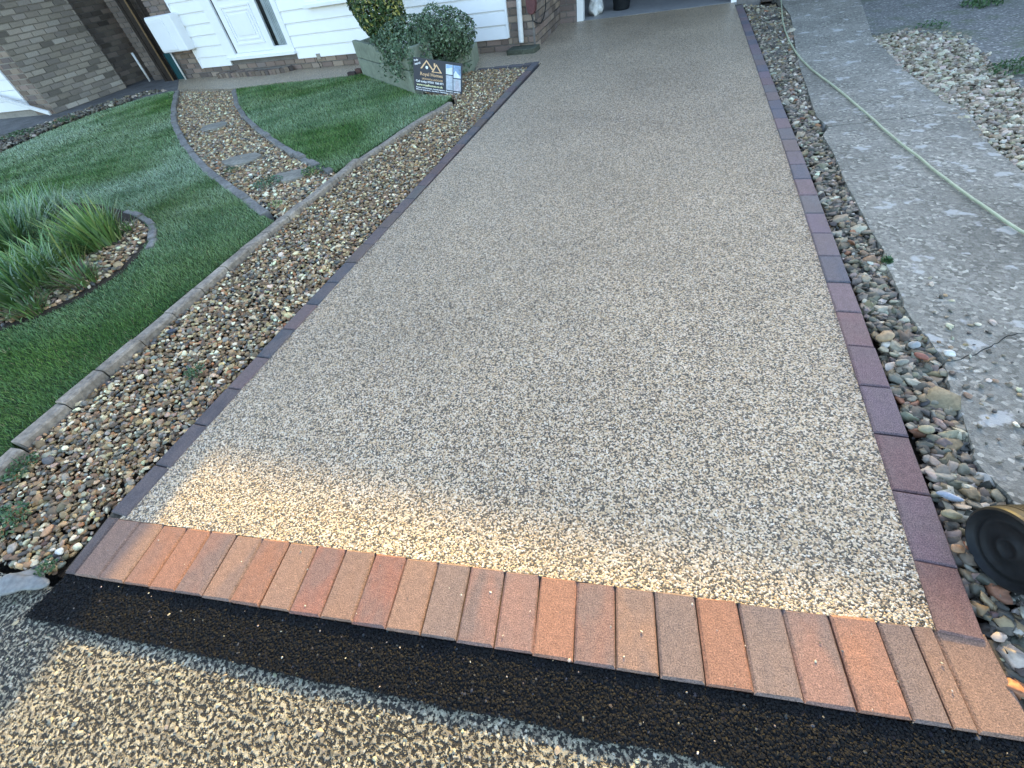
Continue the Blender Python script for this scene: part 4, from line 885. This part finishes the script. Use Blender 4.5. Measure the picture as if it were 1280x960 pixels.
text('Call today 07501 768 071', -.46, -.24, .085, .57, M['signwhite'], 0, .03); text('www.royalhomes.co.uk', -.45, -.345, .085, .55, M['signyellow'], 0, .03)
text('Resin driveways, landscaping, fencing, patios', -.46, -.415, .055, .92, M['signwhite'], 0, .03); text('Block paving, turfing, tarmac, porcelain', -.46, -.475, .05, .92, M['signwhite'], 0, .03)
text('Fully', -.47, .36, .07, .09, M['signwhite'], .30, .03); text('insured', -.46, .27, .07, .12, M['signwhite'], .30, .03)

# ---- black ribbed tub lying at the right edge
X0, YC, ZC, RR = .867, .640, .092, .098
prof = [(.012, .0001), (.012, .018), (.008, .020), (.008, .026), (.014, .030), (.014, .058), (.009, .062), (.009, .068), (.016, .074), (.012, .084), (.002, .088), (.0, .091), (.003, .096), (.010, RR), (.026, RR)]
for k in range(9): h0 = .030 + k * .0085; prof += [(h0, RR), (h0 + .002, RR + .0022), (h0 + .0055, RR + .0022), (h0 + .0065, RR)]
prof += [(.12, RR), (.30, RR + .012), (.305, RR + .018), (.315, RR + .018), (.318, RR + .006), (.30, RR), (.05, RR - .008)]
tub = thing('ribbed_tub', 'black ribbed round tub lying on its side on the flints at the right edge', 'tub', (X0 + .15, YC, 0))
TA, TB = (math.cos(.26), math.sin(.26), -.03), (-math.sin(.26), math.cos(.26), 0)
V, Fc = lathe(prof[:12], 56, TA, (X0, YC, ZC), TB, (0, 0, 1)); obj('base', V, Fc, M['black'], tub, True)
V, Fc = lathe(prof[11:], 72, TA, (X0, YC, ZC), TB, (0, 0, 1)); obj('ribbed_side', V, Fc, M['black'], tub)

# ---- single stones that stand out
def stone(name, px, py, dims, rz, col, label, z=.0, cat='stone', seed=0, sub=3, rough=.18):
    p = G(px, py, z + dims[2] * .4); r = np.random.default_rng(seed + 40); bmx = bmesh.new(); bmesh.ops.create_icosphere(bmx, subdivisions=sub, radius=.5)
    ks = r.normal(0, 2.2, (5, 3)); ph = r.uniform(0, 6, 5)
    for v in bmx.verts:
        n = np.array(v.co) * 2; k = 1 + rough * sum(math.sin(ks[i] @ n + ph[i]) for i in range(5)) / 2.2; v.co = Vector(n * .5 * k) * 1.0; v.co.x *= dims[0]; v.co.y *= dims[1]; v.co.z *= dims[2]
    me = bpy.data.meshes.new(name); bmx.to_mesh(me); bmx.free()
    for q in me.polygons: q.use_smooth = True
    at = me.attributes.new('tint', 'FLOAT_COLOR', 'POINT'); at.data.foreach_set('color', np.tile([*col, 1], len(me.vertices)).astype(np.float32))
    o = link(name, me, None, M['stone'], tuple(p)); o.rotation_euler = (r.normal(0, .12), r.normal(0, .12), rz); return tag(o, label, cat, 'loose stones that stand out')
stone('concrete_lump', 26, 726, (.15, .07, .05), .25, (.19, .19, .18), 'rough pale lump of concrete at the lower left end of the tarmac', -.01, 'stone', 1, 4, .34)
stone('pebble', 1187, 441, (.032, .022, .018), -.5, (.62, .60, .55), 'white pebble lying alone on the edge of the concrete path', .014, seed=2)
stone('brick_shard', 1151, 445, (.045, .022, .020), -.75, (.25, .10, .07), 'red brick shard among the grey flints', .006, seed=3, rough=.1)
stone('flint', 1106, 420, (.055, .042, .035), .1, (.34, .24, .14), 'orange tan flint beside the edging block, near the concrete edge', .002, seed=4)
stone('flint', 1159, 537, (.046, .034, .030), .3, (.30, .27, .17), 'pale olive flint with a dark spot, below the red shard', .004, seed=5)
stone('flint', 1186, 620, (.058, .022, .020), -.45, (.30, .34, .40), 'long bluish grey flint near the black tub', .006, seed=6)
stone('flint', 1197, 686, (.032, .024, .022), .2, (.34, .20, .11), 'small rusty flint touching the edging beside the tub', .0, seed=7)
stone('flint', 1190, 643, (.040, .027, .025), -.1, (.27, .23, .14), 'oval olive flint just above the tub', .004, seed=8)
stone('pebble', 75, 689, (.026, .024, .018), 0, (.66, .62, .54), 'white round pebble beside the dark corner brick', .002, seed=9)
stone('pebble', 214, 414, (.05, .03, .025), .3, (.05, .055, .07), 'dark slate blue pebble below the kerb stones', .004, seed=10)
stone('flint', 1128, 452, (.056, .026, .022), .45, (.22, .21, .17), 'long grey brown flint left of the red shard', .004, seed=11)
stone('flint', 1144, 431, (.034, .028, .024), 0, (.30, .31, .30), 'smooth pale grey flint just above the red shard', .004, seed=12)
